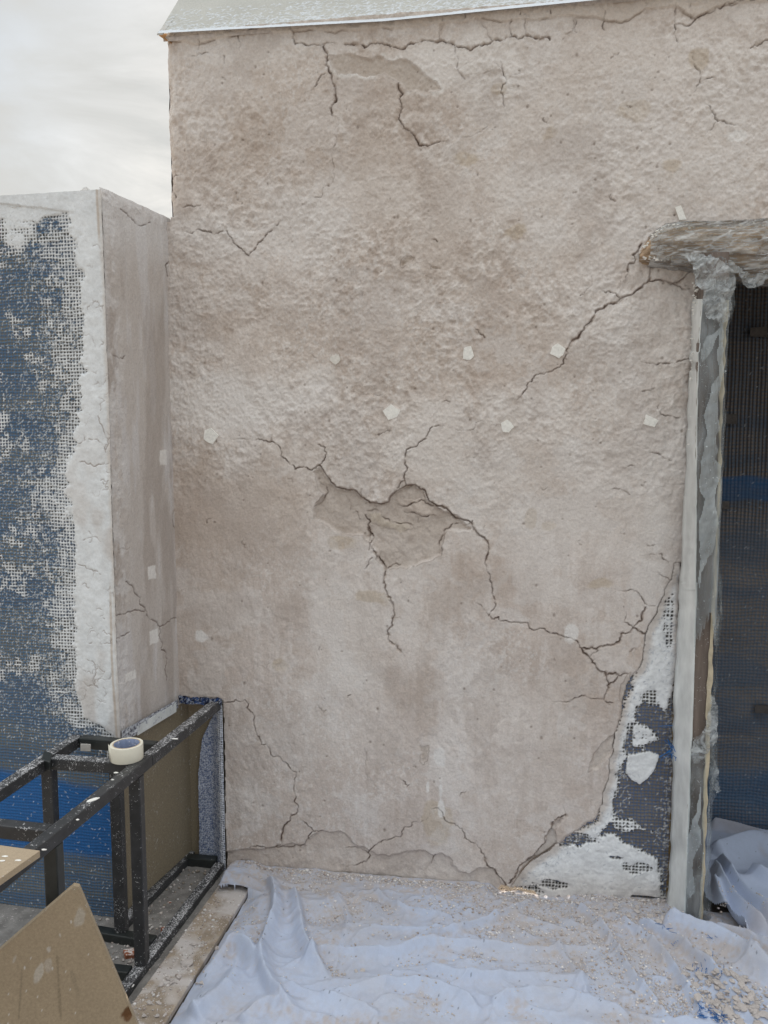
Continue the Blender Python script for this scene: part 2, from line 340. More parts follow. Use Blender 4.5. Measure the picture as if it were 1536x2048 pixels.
for b in [(935, 318, 26, 14), (1265, 222, 36, 16), (1105, 265, 17, 15), (998, 178, 13, 8), (1400, 122, 16, 16), (1338, 332, 15, 12), (1203, 1167, 24, 10),
          (560, 1330, 20, 14), (745, 1195, 34, 14), (1035, 465, 18, 12), (675, 1085, 34, 14), (880, 1640, 30, 40), (1098, 1052, 14, 10), (1062, 1035, 10, 18)]:
    blob(*b, TN, .6, .4, 22)
for b in [(880, 1508, 14, 20), (882, 1580, 6, 26), (882, 1618, 7, 22), (855, 1572, 4, 14), (1140, 1265, 12, 22), (405, 1273, 14, 12), (1475, 270, 16, 10)]:
    blob(*b, WH, .75, .4, 30)

C = mixc(C, (0.72, 0.685, 0.665), ss(.52, .62, fbm(X * 7 + .6 * vn(X * 30, Z * 30, 1), Z * 5.5, 6, 3, .62)) * .34)
C = mixc(C, (0.45, 0.385, 0.345), ss(.56, .66, fbm(X * 6 + .5 * vn(X * 30, Z * 30, 2), Z * 4.5, 6, 10, .62)) * .34)
C = C * np.array([1.04, 1.052, 1.065], np.float32)
# ragged lip below the coping
lip = jag([(330, 84), (450, 78), (560, 70), (583, 68), (700, 66), (800, 62), (905, 50), (1000, 48), (1100, 40), (1190, 38), (1290, 20), (1340, 18), (1390, 40), (1440, 14), (1536, 4)], 4, 0.05, 3)
Ld = np.interp(X, *(lambda q: (q[:, 0], q[:, 1]))(W.pts(lip)))
W.h += 0.007 * ss(0, 0.004, Z - Ld)
C = mixc(C, (0.64, 0.57, 0.51), ss(0, 0.004, Z - Ld) * .7)
C = mixc(C, (0.20, 0.14, 0.10), ss(0.0035, 0.0, np.abs(Z - Ld)) * ss(0.45, .6, vn(X * 18, Z, 3)) * .7)

# peeled recesses
def recess(poly, depth, col, amt=0.8, it=3, amp=0.09, edge=0.004, rim=None, seed=1, rimamt=.6, shadow=.55):
    global C
    P = W.pts(jag(poly + [poly[0]], it, amp, seed))[:-1]; d = W.sdf(P, 0.05)
    t = ss(-edge * .3, edge * (1 + 2.5 * vn(X * 14, Z * 14, seed)), d); W.h[:] = W.h - depth * t + t * (.5 + 80 * abs(depth)) * (.007 * (fbm(X * 38, Z * 30, 4, seed + 4) - .5) + .006 * (fbm(X * 14, Z * 16, 2, seed + 5) - .5)); amt = amt * (.55 + .6 * fbm(X * 16, Z * 16, 4, seed + 1))
    C = mixc(C, col, t * amt)
    if rim: C = mixc(C, rim, ss(0.016, 0.0, -d) * (d < 0) * rimamt * ss(.35, .6, fbm(X * 30, Z * 30, 3, seed)))
    C = mixc(C, (0.17, 0.115, 0.085), ss(0.0028, 0.0, np.abs(d)) * shadow * ss(0.3, 0.6, vn(X * 30, Z * 30, seed + 2)))
    return d
recess([(660, 112), (700, 108), (722, 116), (745, 120), (768, 115), (812, 120), (822, 125), (850, 148), (875, 165), (884, 180), (850, 190), (815, 185), (800, 168), (770, 150), (735, 158), (700, 150), (676, 152), (662, 132)],
       0.006, (0.50, 0.435, 0.38), .8, rim=WH, seed=2, rimamt=.75, shadow=.25)
recess([(640, 932), (652, 948), (666, 966), (682, 976), (706, 980), (722, 992), (740, 1005), (762, 1008), (778, 1003), (790, 984), (812, 970), (832, 970), (850, 981), (858, 1002), (900, 1026), (926, 1040), (950, 1055), (930, 1062), (890, 1068),
        (884, 1090), (882, 1112), (850, 1124), (800, 1135), (772, 1140), (752, 1118), (738, 1085), (726, 1070), (700, 1070), (668, 1062), (640, 1045), (625, 1022), (632, 1005), (648, 988), (634, 965), (625, 944)],
       0.015, (0.52, 0.455, 0.405), .85, seed=4, rim=(0.6, 0.56, 0.52), rimamt=.4)
recess([(735, 1020), (762, 1024), (790, 1045), (825, 1058), (800, 1068), (760, 1058), (738, 1045)], -0.004, (0.58, 0.51, 0.42), .6, seed=6, shadow=.4)
recess([(792, 1000), (840, 995), (866, 1012), (905, 1030), (860, 1034), (820, 1024)], -0.004, (0.60, 0.52, 0.46), .6, seed=7, shadow=.45)
recess([(800, 530), (812, 512), (830, 516), (818, 526), (806, 536)], 0.005, (0.36, 0.29, 0.23), .7, seed=8)
recess([(848, 520), (862, 530), (882, 535), (880, 542), (862, 538)], 0.004, (0.36, 0.29, 0.23), .7, seed=9)
recess([(925, 152), (945, 160), (960, 150), (1005, 142), (985, 120), (950, 118), (915, 140)], -0.004, (0.74, 0.70, 0.67), .7, seed=10, shadow=.5)
recess([(640, 1662), (690, 1668), (735, 1700), (775, 1714), (800, 1708), (822, 1703), (850, 1703), (868, 1712), (882, 1706), (898, 1714), (906, 1732), (940, 1748), (960, 1735), (985, 1735), (1012, 1775), (1015, 1800), (700, 1790), (450, 1775), (450, 1703), (500, 1697), (560, 1692), (610, 1690), (625, 1670)],
       0.009, (0.57, 0.50, 0.45), .5, seed=11, shadow=.45)
recess([(1128, 1602), (1130, 1636), (1104, 1652), (1090, 1688), (1068, 1712), (1046, 1728), (1036, 1745), (1020, 1768), (1060, 1752), (1100, 1712), (1118, 1690), (1110, 1660), (1132, 1634)], 0.012, (0.64, 0.59, 0.55), .7, seed=12)
recess([(1262, 1345), (1240, 1400), (1226, 1470), (1180, 1525), (1176, 1545), (1205, 1530), (1228, 1500), (1245, 1430), (1262, 1380)], 0.005, (0.58, 0.52, 0.47), .6, seed=13)
recess([(838, 1490), (858, 1492), (856, 1512), (848, 1530), (840, 1512)], 0.003, (0.40, 0.33, 0.27), .6, seed=14)

CR = (0.13, 0.082, 0.06)
def crack(pts, wpx, depth=0.006, it=4, amp=0.10, fade=(0, 0), seed=None, F=W, lipc=True, C_=None):
    global C
    s = seed if seed is not None else int(pts[0][0] * 7 + pts[0][1]) % 9999
    J = jag(pts, it + 1, amp * 1.2, s); P = F.pts(J); n = len(P)
    hw = wpx * (0.31 if wpx < 2.7 else 0.32) * 2.64 / 1560; amp = amp * 1.25
    st = F.st; arr = C if C_ is None else C_
    for i, (a, b) in enumerate(zip(P[:-1], P[1:])):
        t = i / max(1, n - 1)
        k = (0.35 + 1.25 * float(vn(np.array(i * .35), np.array(s * .7), 3)))
        if fade[0]: k *= min(1, (t + .02) / fade[0])
        if fade[1]: k *= min(1, (1 - t + .02) / fade[1])
        h = hw * k; m = h + (st * 1.6 if wpx < 2.9 else .012); Wn = F.win(np.array([a, b]), m)
        x = F.U[Wn] - a[0]; y = F.V[Wn] - a[1]; d = b - a
        q = np.clip((x * d[0] + y * d[1]) / max(d @ d, 1e-12), 0, 1); D = np.hypot(x - q * d[0], y - q * d[1])
        I = np.clip((h + st * .55 - D) / (st * 1.0), 0, 1) * min(1, max(.08, (h / (st * .42)) ** 1.25))
        G = CRK if F is W else CRS
        if F is W:
            I = I * (.45 + .75 * float(vn(np.array(i * .22 + 50), np.array(s * .3), 6)))
            if wpx >= 2.9: CRD[Wn] = np.minimum(CRD[Wn], D)
        G[Wn] = np.maximum(G[Wn], np.minimum(I, 1))
CRK = np.zeros_like(W.h); CRD = np.full_like(W.h, 9.0)
# --- top
crack([(582, 56), (587, 75), (591, 90), (620, 94), (650, 89), (690, 91)], 2.4, fade=(0, .3))
crack([(690, 91), (730, 97), (768, 91), (790, 96), (802, 101), (816, 92), (838, 87), (875, 86), (905, 90), (925, 97), (955, 94), (975, 91), (1005, 83), (1022, 75), (1050, 73), (1080, 78), (1100, 80)], 2.9, seed=5)
crack([(648, 93), (656, 112), (653, 132), (664, 158), (672, 180), (674, 200), (664, 218), (664, 232), (678, 243)], 4.2, fade=(0, .2))
crack([(652, 150), (632, 174), (608, 196)], 1.8, fade=(0, .5))
crack([(678, 243), (672, 268), (668, 300), (666, 345), (656, 372), (640, 396), (598, 416)], 1.1)
crack([(572, 414), (564, 440), (540, 462), (528, 475), (506, 500), (497, 511), (478, 495), (458, 472), (452, 460), (420, 463), (388, 463), (350, 455)], 2.2, fade=(.2, .2))
crack([(798, 168), (805, 188), (804, 215), (800, 235), (815, 260), (838, 290), (856, 292), (880, 283)], 3.0)
crack([(880, 283), (912, 274), (950, 268), (975, 252)], 1.2)
for q in [[(885, 38), (883, 62), (879, 82)], [(963, 45), (975, 62), (986, 84)], [(1023, 44), (1023, 72)], [(1051, 42), (1051, 70)], [(1147, 38), (1153, 66)], [(1197, 15), (1210, 24), (1209, 60)],
          [(910, 92), (918, 120), (916, 142), (930, 160)], [(1000, 122), (1007, 150), (1006, 190), (1008, 215)], [(1350, 12), (1351, 60), (1354, 95)], [(788, 36), (787, 46)], [(930, 30), (930, 40)], [(1100, 22), (1102, 30)], [(1040, 24), (1040, 33)], [(395, 66), (400, 84), (396, 100)], [(478, 70), (480, 96)], [(448, 112), (449, 128)]]:
    crack(q, 1.5, it=3)
crack([(1150, 38), (1153, 48), (1130, 70), (1124, 82)], 1.2)
crack([(1350, 50), (1385, 46), (1420, 26), (1450, 8)], 2.2); crack([(1385, 46), (1378, 30), (1380, 12)], 1.4)
crack([(1450, 8), (1500, 2), (1536, 2)], 2.0); crack([(1500, 98), (1520, 88), (1536, 80)], 2.2)
crack([(1384, 115), (1388, 130), (1400, 150), (1401, 166)], 1.8); crack([(1401, 164), (1420, 158), (1440, 151)], 1.8, fade=(0, .5)); crack([(1402, 168), (1392, 180), (1376, 194)], 1.6, fade=(0, .5))
crack([(1404, 198), (1420, 213), (1428, 228), (1435, 243), (1452, 246), (1480, 248)], 2.0, fade=(.2, .3)); crack([(1435, 245), (1415, 262), (1390, 275)], 1.1)
crack([(375, 113), (398, 108), (420, 107)], 2.0, fade=(.4, .3)); crack([(330, 86), (345, 78), (352, 70)], 2.0)
crack([(332, 350), (348, 352), (365, 350)], 2.2, fade=(0, .4)); crack([(338, 372), (348, 385), (352, 396)], 2.0); crack([(355, 414), (380, 412), (408, 410)], 2.2, fade=(.3, .3))
# --- right of centre, from the lintel
crack([(1283, 488), (1266, 510), (1256, 535), (1254, 550), (1238, 570)], 3.4, fade=(0, .6))
crack([(1382, 543), (1366, 558), (1342, 568), (1322, 560), (1298, 561), (1275, 580), (1262, 590), (1240, 599), (1215, 609), (1192, 622), (1182, 642), (1162, 664), (1142, 684), (1132, 700)], 4.1, depth=.01, amp=.07)
crack([(1132, 700), (1130, 715), (1118, 735), (1096, 745), (1068, 756), (1056, 766), (1046, 786), (1028, 806)], 2.6, fade=(0, .2))
crack([(1298, 561), (1302, 535), (1312, 522)], 3.4); crack([(1240, 598), (1222, 585), (1200, 578)], 2.6, fade=(0, .4)); crack([(1342, 568), (1362, 576), (1380, 578)], 2.6)
crack([(1382, 717), (1362, 722), (1340, 727), (1312, 731), (1296, 726), (1262, 722)], 2.4, fade=(0, .5))
crack([(948, 655), (960, 668), (970, 676)], 1.8); crack([(1180, 548), (1184, 572), (1172, 582), (1160, 592)], 1.0); crack([(1238, 540), (1240, 570)], 1.0)
for q in [[(1280, 905), (1305, 905), (1318, 908), (1350, 921)], [(1238, 938), (1258, 932), (1276, 936)], [(1215, 985), (1245, 980), (1262, 995)], [(1275, 785), (1290, 782), (1312, 775)], [(1318, 800), (1320, 828), (1345, 832), (1370, 835)],
          [(1278, 1108), (1310, 1110), (1330, 1120), (1346, 1138)], [(1300, 1142), (1322, 1150), (1346, 1162)]]:
    crack(q, 1.9, fade=(.4, .2))
# --- centre
crack([(440, 877), (505, 879), (545, 883), (562, 897), (578, 924), (592, 939), (625, 940), (640, 930)], 2.6, fade=(.5, 0))
crack([(640, 930), (655, 906), (651, 894), (638, 889)], 2.4)
crack([(640, 930), (652, 948), (666, 966), (682, 976), (706, 980), (722, 992), (740, 1005), (762, 1008), (778, 1003), (790, 984), (812, 970), (832, 970), (850, 981), (858, 1002), (880, 1012), (902, 1026), (928, 1040), (944, 1047), (954, 1066), (975, 1083), (978, 1098), (972, 1118)], 4.2, depth=.006, amp=.06, seed=4)
crack([(972, 1118), (973, 1140), (984, 1170), (990, 1200), (986, 1220), (977, 1232)], 2.4); crack([(977, 1230), (984, 1238), (1010, 1241), (1035, 1245), (1056, 1246), (1070, 1261), (1100, 1267), (1130, 1275), (1160, 1296)], 2.4)
crack([(928, 1190), (950, 1205), (968, 1220), (976, 1230)], 1.3, fade=(.5, 0))
crack([(1160, 1296), (1176, 1312), (1190, 1328), (1210, 1345), (1238, 1352), (1255, 1348)], 4.4, depth=.009)
crack([(1160, 1296), (1186, 1297), (1215, 1290), (1240, 1277), (1266, 1257), (1285, 1242), (1292, 1216)], 4.0, depth=.009)
crack([(1266, 1257), (1282, 1264), (1292, 1270), (1298, 1282)], 3.6); crack([(1190, 1297), (1196, 1302), (1180, 1314)], 2.6)
crack([(1228, 1178), (1262, 1180), (1280, 1190), (1290, 1208), (1312, 1214)], 1.9, fade=(.3, 0)); crack([(1248, 1214), (1254, 1230), (1250, 1246), (1268, 1256)], 1.8)
crack([(1212, 1347), (1218, 1368), (1213, 1385), (1208, 1400)], 3.4); crack([(1238, 1352), (1226, 1366), (1216, 1372)], 2.6)
crack([(1225, 1406), (1205, 1399), (1180, 1398), (1150, 1396), (1120, 1404), (1070, 1414)], 1.9, fade=(0, .6))
crack([(735, 1050), (738, 1085), (752, 1105), (762, 1122), (772, 1139)], 3.0); crack([(772, 1139), (768, 1160), (776, 1190), (788, 1215), (785, 1240), (775, 1262), (788, 1288), (803, 1303), (808, 1318)], 3.8, fade=(0, .4))
crack([(772, 1139), (790, 1128), (800, 1130)], 2.2); crack([(745, 1115), (738, 1128), (730, 1138)], 1.6); crack([(778, 1200), (788, 1212), (787, 1222)], 2.0)
for q_, w_ in [([(735, 1022), (758, 1022), (790, 1045), (830, 1060)], 2.2), ([(792, 1008), (820, 1010), (842, 1000), (866, 1012)], 2.4), ([(808, 1024), (840, 1032), (870, 1032)], 2.0), ([(640, 965), (655, 985), (648, 1000), (630, 1012)], 1.6), ([(730, 1030), (735, 1060), (742, 1085), (738, 1100)], 2.6), ([(690, 990), (700, 1020), (720, 1040)], 1.2)]: crack(q_, w_)
crack([(888, 1062), (878, 1085), (886, 1100), (870, 1115)], 1.8); crack([(888, 1062), (915, 1048), (945, 1042)], 2.2)
crack([(812, 968), (808, 955), (815, 940), (811, 908), (828, 894), (846, 880), (860, 858), (874, 852), (900, 856)], 2.6, fade=(0, .2)); crack([(795, 976), (803, 963), (811, 962)], 2.0)
crack([(900, 856), (938, 860), (952, 845), (965, 842), (1000, 845)], 1.0)
crack([(700, 780), (730, 790), (770, 785)], 1.0); crack([(740, 870), (762, 868), (780, 862)], 1.2)
# --- lower left
crack([(448, 1406), (478, 1404), (489, 1400), (498, 1420), (510, 1460), (522, 1490), (545, 1515), (580, 1540), (591, 1555), (586, 1578), (588, 1605), (594, 1626)], 2.3)
crack([(594, 1626), (575, 1645), (564, 1662), (563, 1688), (550, 1697)], 3.0)
crack([(606, 1644), (620, 1656), (626, 1664), (645, 1662)], 2.0); crack([(626, 1664), (616, 1680), (600, 1694), (560, 1697), (520, 1695), (480, 1703)], 2.6, fade=(0, .3))
crack([(866, 1604), (860, 1625), (852, 1640), (825, 1645), (808, 1656), (804, 1670), (780, 1680), (750, 1692), (737, 1703), (738, 1718), (730, 1728), (700, 1735), (690, 1740), (686, 1768)], 2.5, fade=(.4, .3))
crack([(866, 1618), (890, 1640), (925, 1658), (930, 1676), (955, 1694), (970, 1718)], 1.9); crack([(970, 1718), (985, 1740), (1004, 1760), (1016, 1775), (1015, 1795)], 3.4)
crack([(690, 1700), (720, 1700), (737, 1712)], 2.2); crack([(870, 1710), (865, 1720), (862, 1732)], 2.0); crack([(728, 1498), (732, 1530), (735, 1560)], 1.0)
crack([(1132, 1632), (1104, 1650), (1090, 1688), (1068, 1712), (1046, 1728), (1036, 1745), (1018, 1768)], 3.4)
crack([(365, 1396), (400, 1398), (440, 1398), (448, 1406)], 1.5)
for i in range(46):
    x0 = rng.uniform(400, 1340); y0 = rng.uniform(110, 1600); a = rng.uniform(0, 6.3); l = rng.uniform(6, 22)
    crack([(x0, y0), (x0 + l * .5 * math.cos(a), y0 + l * .5 * math.sin(a)), (x0 + l * math.cos(a + .5), y0 + l * math.sin(a + .5))], rng.uniform(.8, 1.7), it=2, amp=.2)
chip = ss(.010, .003, CRD) * ss(.56, .64, fbm(X * 60, Z * 60, 3, 8)); W.h -= .0035 * chip; C = mixc(C, (0.47, 0.39, 0.335), chip * .6)
W.h -= 0.008 * CRK
W.h += .0016 * np.clip(sum(np.roll(CRK, d_, ax_) for d_, ax_ in ((2, 0), (3, 0), (1, 0), (2, 1), (-2, 1))) / 3 - CRK, 0, 1)
C = mixc(C, CR, CRK * .85)
# specks and pinholes
for i in range(260):
    p = W.px(rng.uniform(345, 1380), rng.uniform(90, 1770)); r = rng.uniform(.0015, .0045)
    Wn = W.win(np.array([p]), r * 2); d = np.hypot(X[Wn] - p[0], (Z[Wn] - p[1]) * rng.uniform(.6, 1.5)) / r
    k = np.clip(1.5 - d, 0, 1); W.h[Wn] -= k * .002; C[Wn] = C[Wn] + (np.array([.2, .15, .12]) - C[Wn]) * (k * .6)[..., None]

# ---- netted patch lower right
netpoly = [(1352, 1130), (1348, 1160), (1334, 1180), (1326, 1205), (1318, 1228), (1300, 1255), (1294, 1272), (1290, 1310), (1284, 1335), (1262, 1356), (1252, 1392), (1244, 1430), (1232, 1480), (1222, 1520), (1216, 1570), (1208, 1610), (1192, 1640),
           (1160, 1660), (1118, 1690), (1080, 1716), (1055, 1735), (1036, 1760), (1018, 1785), (1010, 1835), (1345, 1860), (1352, 1400), (1358, 1250), (1365, 1130)]
Pn = W.pts(jag(netpoly + [netpoly[0]], 3, .05, 21))[:-1]; nd = W.sdf(Pn, .12)
def net(Uc, Vc, cov, pitch, wid, board, strand, white, seed=0, blueamt=None, hs=0.0016, warp=.004):
    """plaster pressed into plastic mesh: returns height and colour; cov 0 bare .. 1 buried"""
    wx = Uc + warp * (fbm(Uc * 7, Vc * 7, 2, seed) - .5) * 2 + .0035 * (fbm(Uc * 45, Vc * 45, 2, seed + 6) - .5); wz = Vc + warp * (fbm(Uc * 7, Vc * 7, 2, seed + 3) - .5) * 2 + .0045 * (fbm(Uc * 45, Vc * 45, 2, seed + 7) - .5)
    a = np.abs((wx / pitch) % 1 - .5) * pitch; b = np.abs((wz / pitch) % 1 - .5) * pitch
    sa = ss(wid * .5 + .0009, wid * .5 - .0006, a); sb = ss(wid * .5 + .0009, wid * .5 - .0006, b); s = np.maximum(sa * .8, sb)
    lj = .10 * (vn(Uc / pitch * 1.3, Vc / pitch * 1.3, seed + 1) - .5) + .62 * (fbm(Uc * 60, Vc * 60, 4, seed + 2, .7) - .5)
    c1 = cov + lj
    stw = ss(.30, .38, c1)                                # strands coated white
    grow = ss(.46, .92, c1) ** 1.3                               # holes closing
    hole = ss(wid * .5 + .0006 + grow * pitch * .5, wid * .5 - .0004 + grow * pitch * .5, np.minimum(a, b))
    wmask = np.maximum(hole * stw, ss(.86, .92, c1))
    col = np.ones(Uc.shape + (3,), np.float32) * np.array(board, np.float32)
    col *= (0.75 + .5 * fbm(Uc * 12, Vc * 12, 3, seed + 4))[..., None]
    dk = stw * (1 - wmask)
    col = mixc(col, (0.028, 0.024, 0.022), dk * .75)
    scol = np.array(strand, np.float32)
    col = col + (scol - col) * (s * (1 - wmask) * .9)[..., None]
    wc = np.array(white, np.float32) * (0.9 + .2 * fbm(Uc * 25, Vc * 25, 3, seed + 5))[..., None]
    col = col + (wc - col) * wmask[..., None]
    h = hs * np.maximum(s, 0) * (1 - wmask) + wmask * (hs + .0018 * ss(.5, .9, c1))
    return h, col, wmask
def flecks(F, h, col, n, dens, lmin=.004, lmax=.014, wid=.0011, c=(.66, .68, .70), seed=0, hh=.0012):
    r = np.random.default_rng(seed); k = 0
    while k < n:
        u = r.uniform(F.us[0], F.us[-1]); v = r.uniform(F.vs[0], F.vs[-1]); k += 1
        if r.random() > dens(u, v): continue
        a = r.normal(0.7, .9); l = r.uniform(lmin, lmax); p = np.array([u, v]); m = p + l * .5 * np.array([math.cos(a), math.sin(a)])
        q = m + l * .5 * np.array([math.cos(a + r.normal() * .7), math.sin(a + r.normal() * .7)]); w_ = wid * r.uniform(.6, 1.5)
        Wn = F.win(np.array([p, m, q]), w_ + F.st); x = F.U[Wn]; y = F.V[Wn]
        if x.size == 0: continue
        D = 9
        for s0, s1 in ((p, m), (m, q)):
            d = s1 - s0; t = np.clip(((x - s0[0]) * d[0] + (y - s0[1]) * d[1]) / (d @ d), 0, 1)
            D = np.minimum(D, np.hypot(x - s0[0] - t * d[0], y - s0[1] - t * d[1]))
        I = np.clip((w_ + F.st * .5 - D) / F.st, 0, 1) * r.uniform(.6, 1)
        h[Wn] += hh * I; col[Wn] = col[Wn] + (np.array(c, np.float32) * r.uniform(.8, 1.1) - col[Wn]) * I[..., None]
cov = np.zeros_like(X)
def covpoly(pts, amt, soft=.012, ns=30, na=.02, seed=0):
    P = W.pts(pts); d = W.sdf(P, .06) + na * (fbm(X * ns, Z * ns, 3, seed) - .5) * 2
    np.maximum(cov, amt * ss(-soft, soft * .6, d), out=cov)
covpoly([(1365, 1110), (1330, 1110), (1280, 1270), (1270, 1360), (1225, 1480), (1205, 1560), (1195, 1650), (1160, 1665), (1195, 1675), (1225, 1640), (1232, 1580), (1245, 1520), (1262, 1440), (1285, 1390), (1290, 1410), (1330, 1415), (1346, 1370), (1360, 1320)], 1.0, .02)
covpoly([(1258, 1510), (1300, 1505), (1320, 1512), (1312, 1540), (1280, 1572), (1262, 1560), (1250, 1545)], 1.0, .004, na=.006)
covpoly([(1270, 1455), (1300, 1458), (1312, 1480), (1285, 1500), (1262, 1490)], .8, .015)
covpoly([(1000, 1850), (1010, 1775), (1060, 1715), (1130, 1665), (1180, 1672), (1230, 1668), (1250, 1688), (1300, 1710), (1318, 1725), (1318, 1770), (1330, 1800), (1345, 1850)], 1.0, .018, na=.012)
covpoly([(1220, 1635), (1265, 1640), (1300, 1665), (1225, 1662)], .62, .01)
covpoly([(1080, 1680), (1150, 1640), (1165, 1690), (1110, 1715)], -0.5)
def cut(x, y, rx, ry, amt):
    c0 = W.px(x, y); k = 2.6 / 1560; d = np.hypot((X - c0[0]) / (rx * k), (Z - c0[1]) / (ry * k)) + .9 * (fbm(X * 40, Z * 40, 3, 5) - .5)
    cov[:] = cov - amt * ss(1.15, .7, d)
cut(1128, 1680, 60, 16, .75); cut(1278, 1738, 34, 14, .45); cut(1105, 1770, 32, 12, .6); cut(1230, 1716, 16, 4, .8); cut(1335, 1810, 24, 6, 1.1); cut(1296, 1801, 40, 9, 1.3); cut(1060, 1782, 36, 10, .45); cut(1305, 1400, 18, 26, .5); cut(1340, 1240, 12, 60, .35)
lum = fbm(X * 9, Z * 9, 2, 3)
nh, nc, nw = net(X, Z, cov, .0118, .0030, (0.19, 0.17, 0.145), (0.075, 0.125, 0.24), (0.80, 0.82, 0.84), 2)
edgeblend = ss(0.0, .012, nd)
# lath along the jamb
stud = W.dist(W.pts([(1352, 1200), (1350, 1400), (1346, 1600), (1336, 1800)]), .03)
sb_ = ss(.006, .004, stud) * (1 - nw); nc = mixc(nc, (0.22, 0.15, 0.06), sb_ * (.5 + .5 * ss(.35, .55, vn(X * 10, Z * 90, 4))))
hN = W.h * 0 + .030 * big + .010 * mid - .009 + nh * 1.6 + nw * .010 * (fbm(X * 30, Z * 30, 4, 7, .6))
CNW = nc.copy()
CNW = mixc(CNW, (0.50, 0.43, 0.38), nw * ss(.025, .0, nd - .008 * fbm(X * 50, Z * 50, 2, 1)) * .7)   # dusty plaster along the broken edge
CNW = mixc(CNW, (0.52, 0.46, 0.41), nw * ss(.16, .02, Z + .05 * (fbm(X * 14, Z * 14, 3, 2) - .5)) * .55)
flecks(W, hN, CNW, 0, None)
_r = np.random.default_rng(5)
class Sub: pass
SB = Field((0, 0, 0), (1, 0, 0), (0, -1, 0), -1.20, 0.97, -0.01, 2.975, 0.0026)
def dens_patch(u, v):
    i = int((u - W.us[0]) / W.st); j = int((v - W.vs[0]) / W.st)
    if nd[j, i] < .004: return 0
    return .05 + .9 * float(ss(.085, .02, nd[j, i])) * (1 if vn(np.array(u * 40.), np.array(v * 40.), 3) > .35 else .2)
SBs = W
_us, _vs = W.us, W.vs
class Wn_: pass
pts_n = 0
rr = np.random.default_rng(9)
u_lo, v_lo = W.px(1010, 1850); u_hi, v_hi = W.px(1360, 1140)
FS = Field((0, 0, 0), (1, 0, 0), (0, -1, 0), -1.20, 0.97, -0.01, 2.975, 0.0026)
FSu, FSv = FS.us, FS.vs
def fl_patch(n):
    r = rr
    for k in range(n):
        u = r.uniform(u_lo, u_hi); v = r.uniform(v_lo, v_hi)
        if r.random() > dens_patch(u, v): continue
        a = r.normal(.6, .9); l = r.uniform(.003, .010); p = np.array([u, v]); q = p + l * np.array([math.cos(a), math.sin(a)])
        Wn = W.win(np.array([p, q]), .004); x = X[Wn]; y = Z[Wn]; d = q - p
        t = np.clip(((x - p[0]) * d[0] + (y - p[1]) * d[1]) / (d @ d), 0, 1); D = np.hypot(x - p[0] - t * d[0], y - p[1] - t * d[1])
        I = np.clip((.0012 + W.st * .5 - D) / W.st, 0, 1) * r.uniform(.5, 1)
        if nw[Wn].size and nw[Wn].mean() > .6:
            if r.random() < .5: continue
            CNW[Wn] = CNW[Wn] + (np.array([.08, .12, .2], np.float32) - CNW[Wn]) * (I * .5)[..., None]
        else:
            hN[Wn] += .001 * I; CNW[Wn] = CNW[Wn] + (np.array([.62, .63, .64], np.float32) - CNW[Wn]) * I[..., None]
fl_patch(9000)
in_net = nd > 0
# plaster edge by the patch rounds back and turns pink-brown
W.h -= .008 * ss(-.010, .002, nd); C = mixc(C, (0.52, 0.42, 0.36), ss(-.006, .001, nd) * .6)

# outline of the coat
jl = W.pts(jag([(1389, 480), (1388, 560), (1384, 640), (1380, 760), (1374, 900), (1366, 1050), (1360, 1200), (1356, 1350), (1350, 1550), (1345, 1700), (1340, 1860)], 2, .01, 8))
xr = np.interp(Z, jl[::-1, 1], jl[::-1, 0])
doorz = W.px(1385, 500)[1]
left_edge = -1.143 + .006 * (fbm(Z * 30, Z * 0, 3, 2) - .5) * 2 + .012 * (fbm(Z * 6, Z * 0 + 3, 2, 5) - .5)
# rounding at free left corner above the pier
xe = X - left_edge
rb = np.where((Z > 2.37), np.clip(1 - xe / .03, 0, 1) ** 2 * .03, 0); W.h -= rb
mask = (X < xr) | (Z > doorz)
mask &= (X > left_edge) | (Z < 2.352)
fr_x = W.px(448, 1500)[0] + .004 * (vn(Z * 40, Z * 0, 2) - .5)
mask &= ~((Z < .662 + .006 * (vn(X * 60, X * 0, 1) - .5)) & (X < fr_x))
gap_u0, gap_u1 = W.px(985, 1800)[0], W.px(1150, 1800)[0]
gh = .027 * ss(gap_u0, gap_u0 + .03, X) * ss(gap_u1, gap_u1 - .03, X) * np.clip(-.5 + 2.8 * fbm(X * 26, X * 0, 3, 6), 0, 1.2)
mask &= Z > gh
top_u = lambda px, py: onY(px, py, -.03)
mask &= Z < 2.966
wall = empty('adobe_wall', (0, 0, 0))
tag(wall, 'tall cracked beige mud plaster wall with a sloping board along its top', 'wall')
link('plaster_coat', grid_mesh('plaster_coat', W.pos(), C, mask & ~(nd > .004)), M_PLASTER, wall)
o = link('exposed_netting', grid_mesh('exposed_netting', W.pos(hN), CNW, mask & (nd > -.006)), M_NET, wall)
o['label'] = 'bare plastic netting and white base plaster where the beige coat has broken away'
# core behind the coat (hollow at the base so that sun leaks under it)
jx = .60
box('wall_core', (-1.125, .045, .672), (jx, .20, 2.93), M_DARK, wall)
box('wall_core', (-.985, .045, .10), (jx, .20, .668), M_DARK, wall)
box('wall_core', (-.985, .045, -.02), (gap_u0 - .02, .09, .10), M_DARK, wall)
box('wall_core', (gap_u1 + .02, .045, -.02), (jx, .09, .10), M_DARK, wall)
box('wall_core', (jx, .045, doorz + .02), (2.2, .20, 2.93), M_DARK, wall)
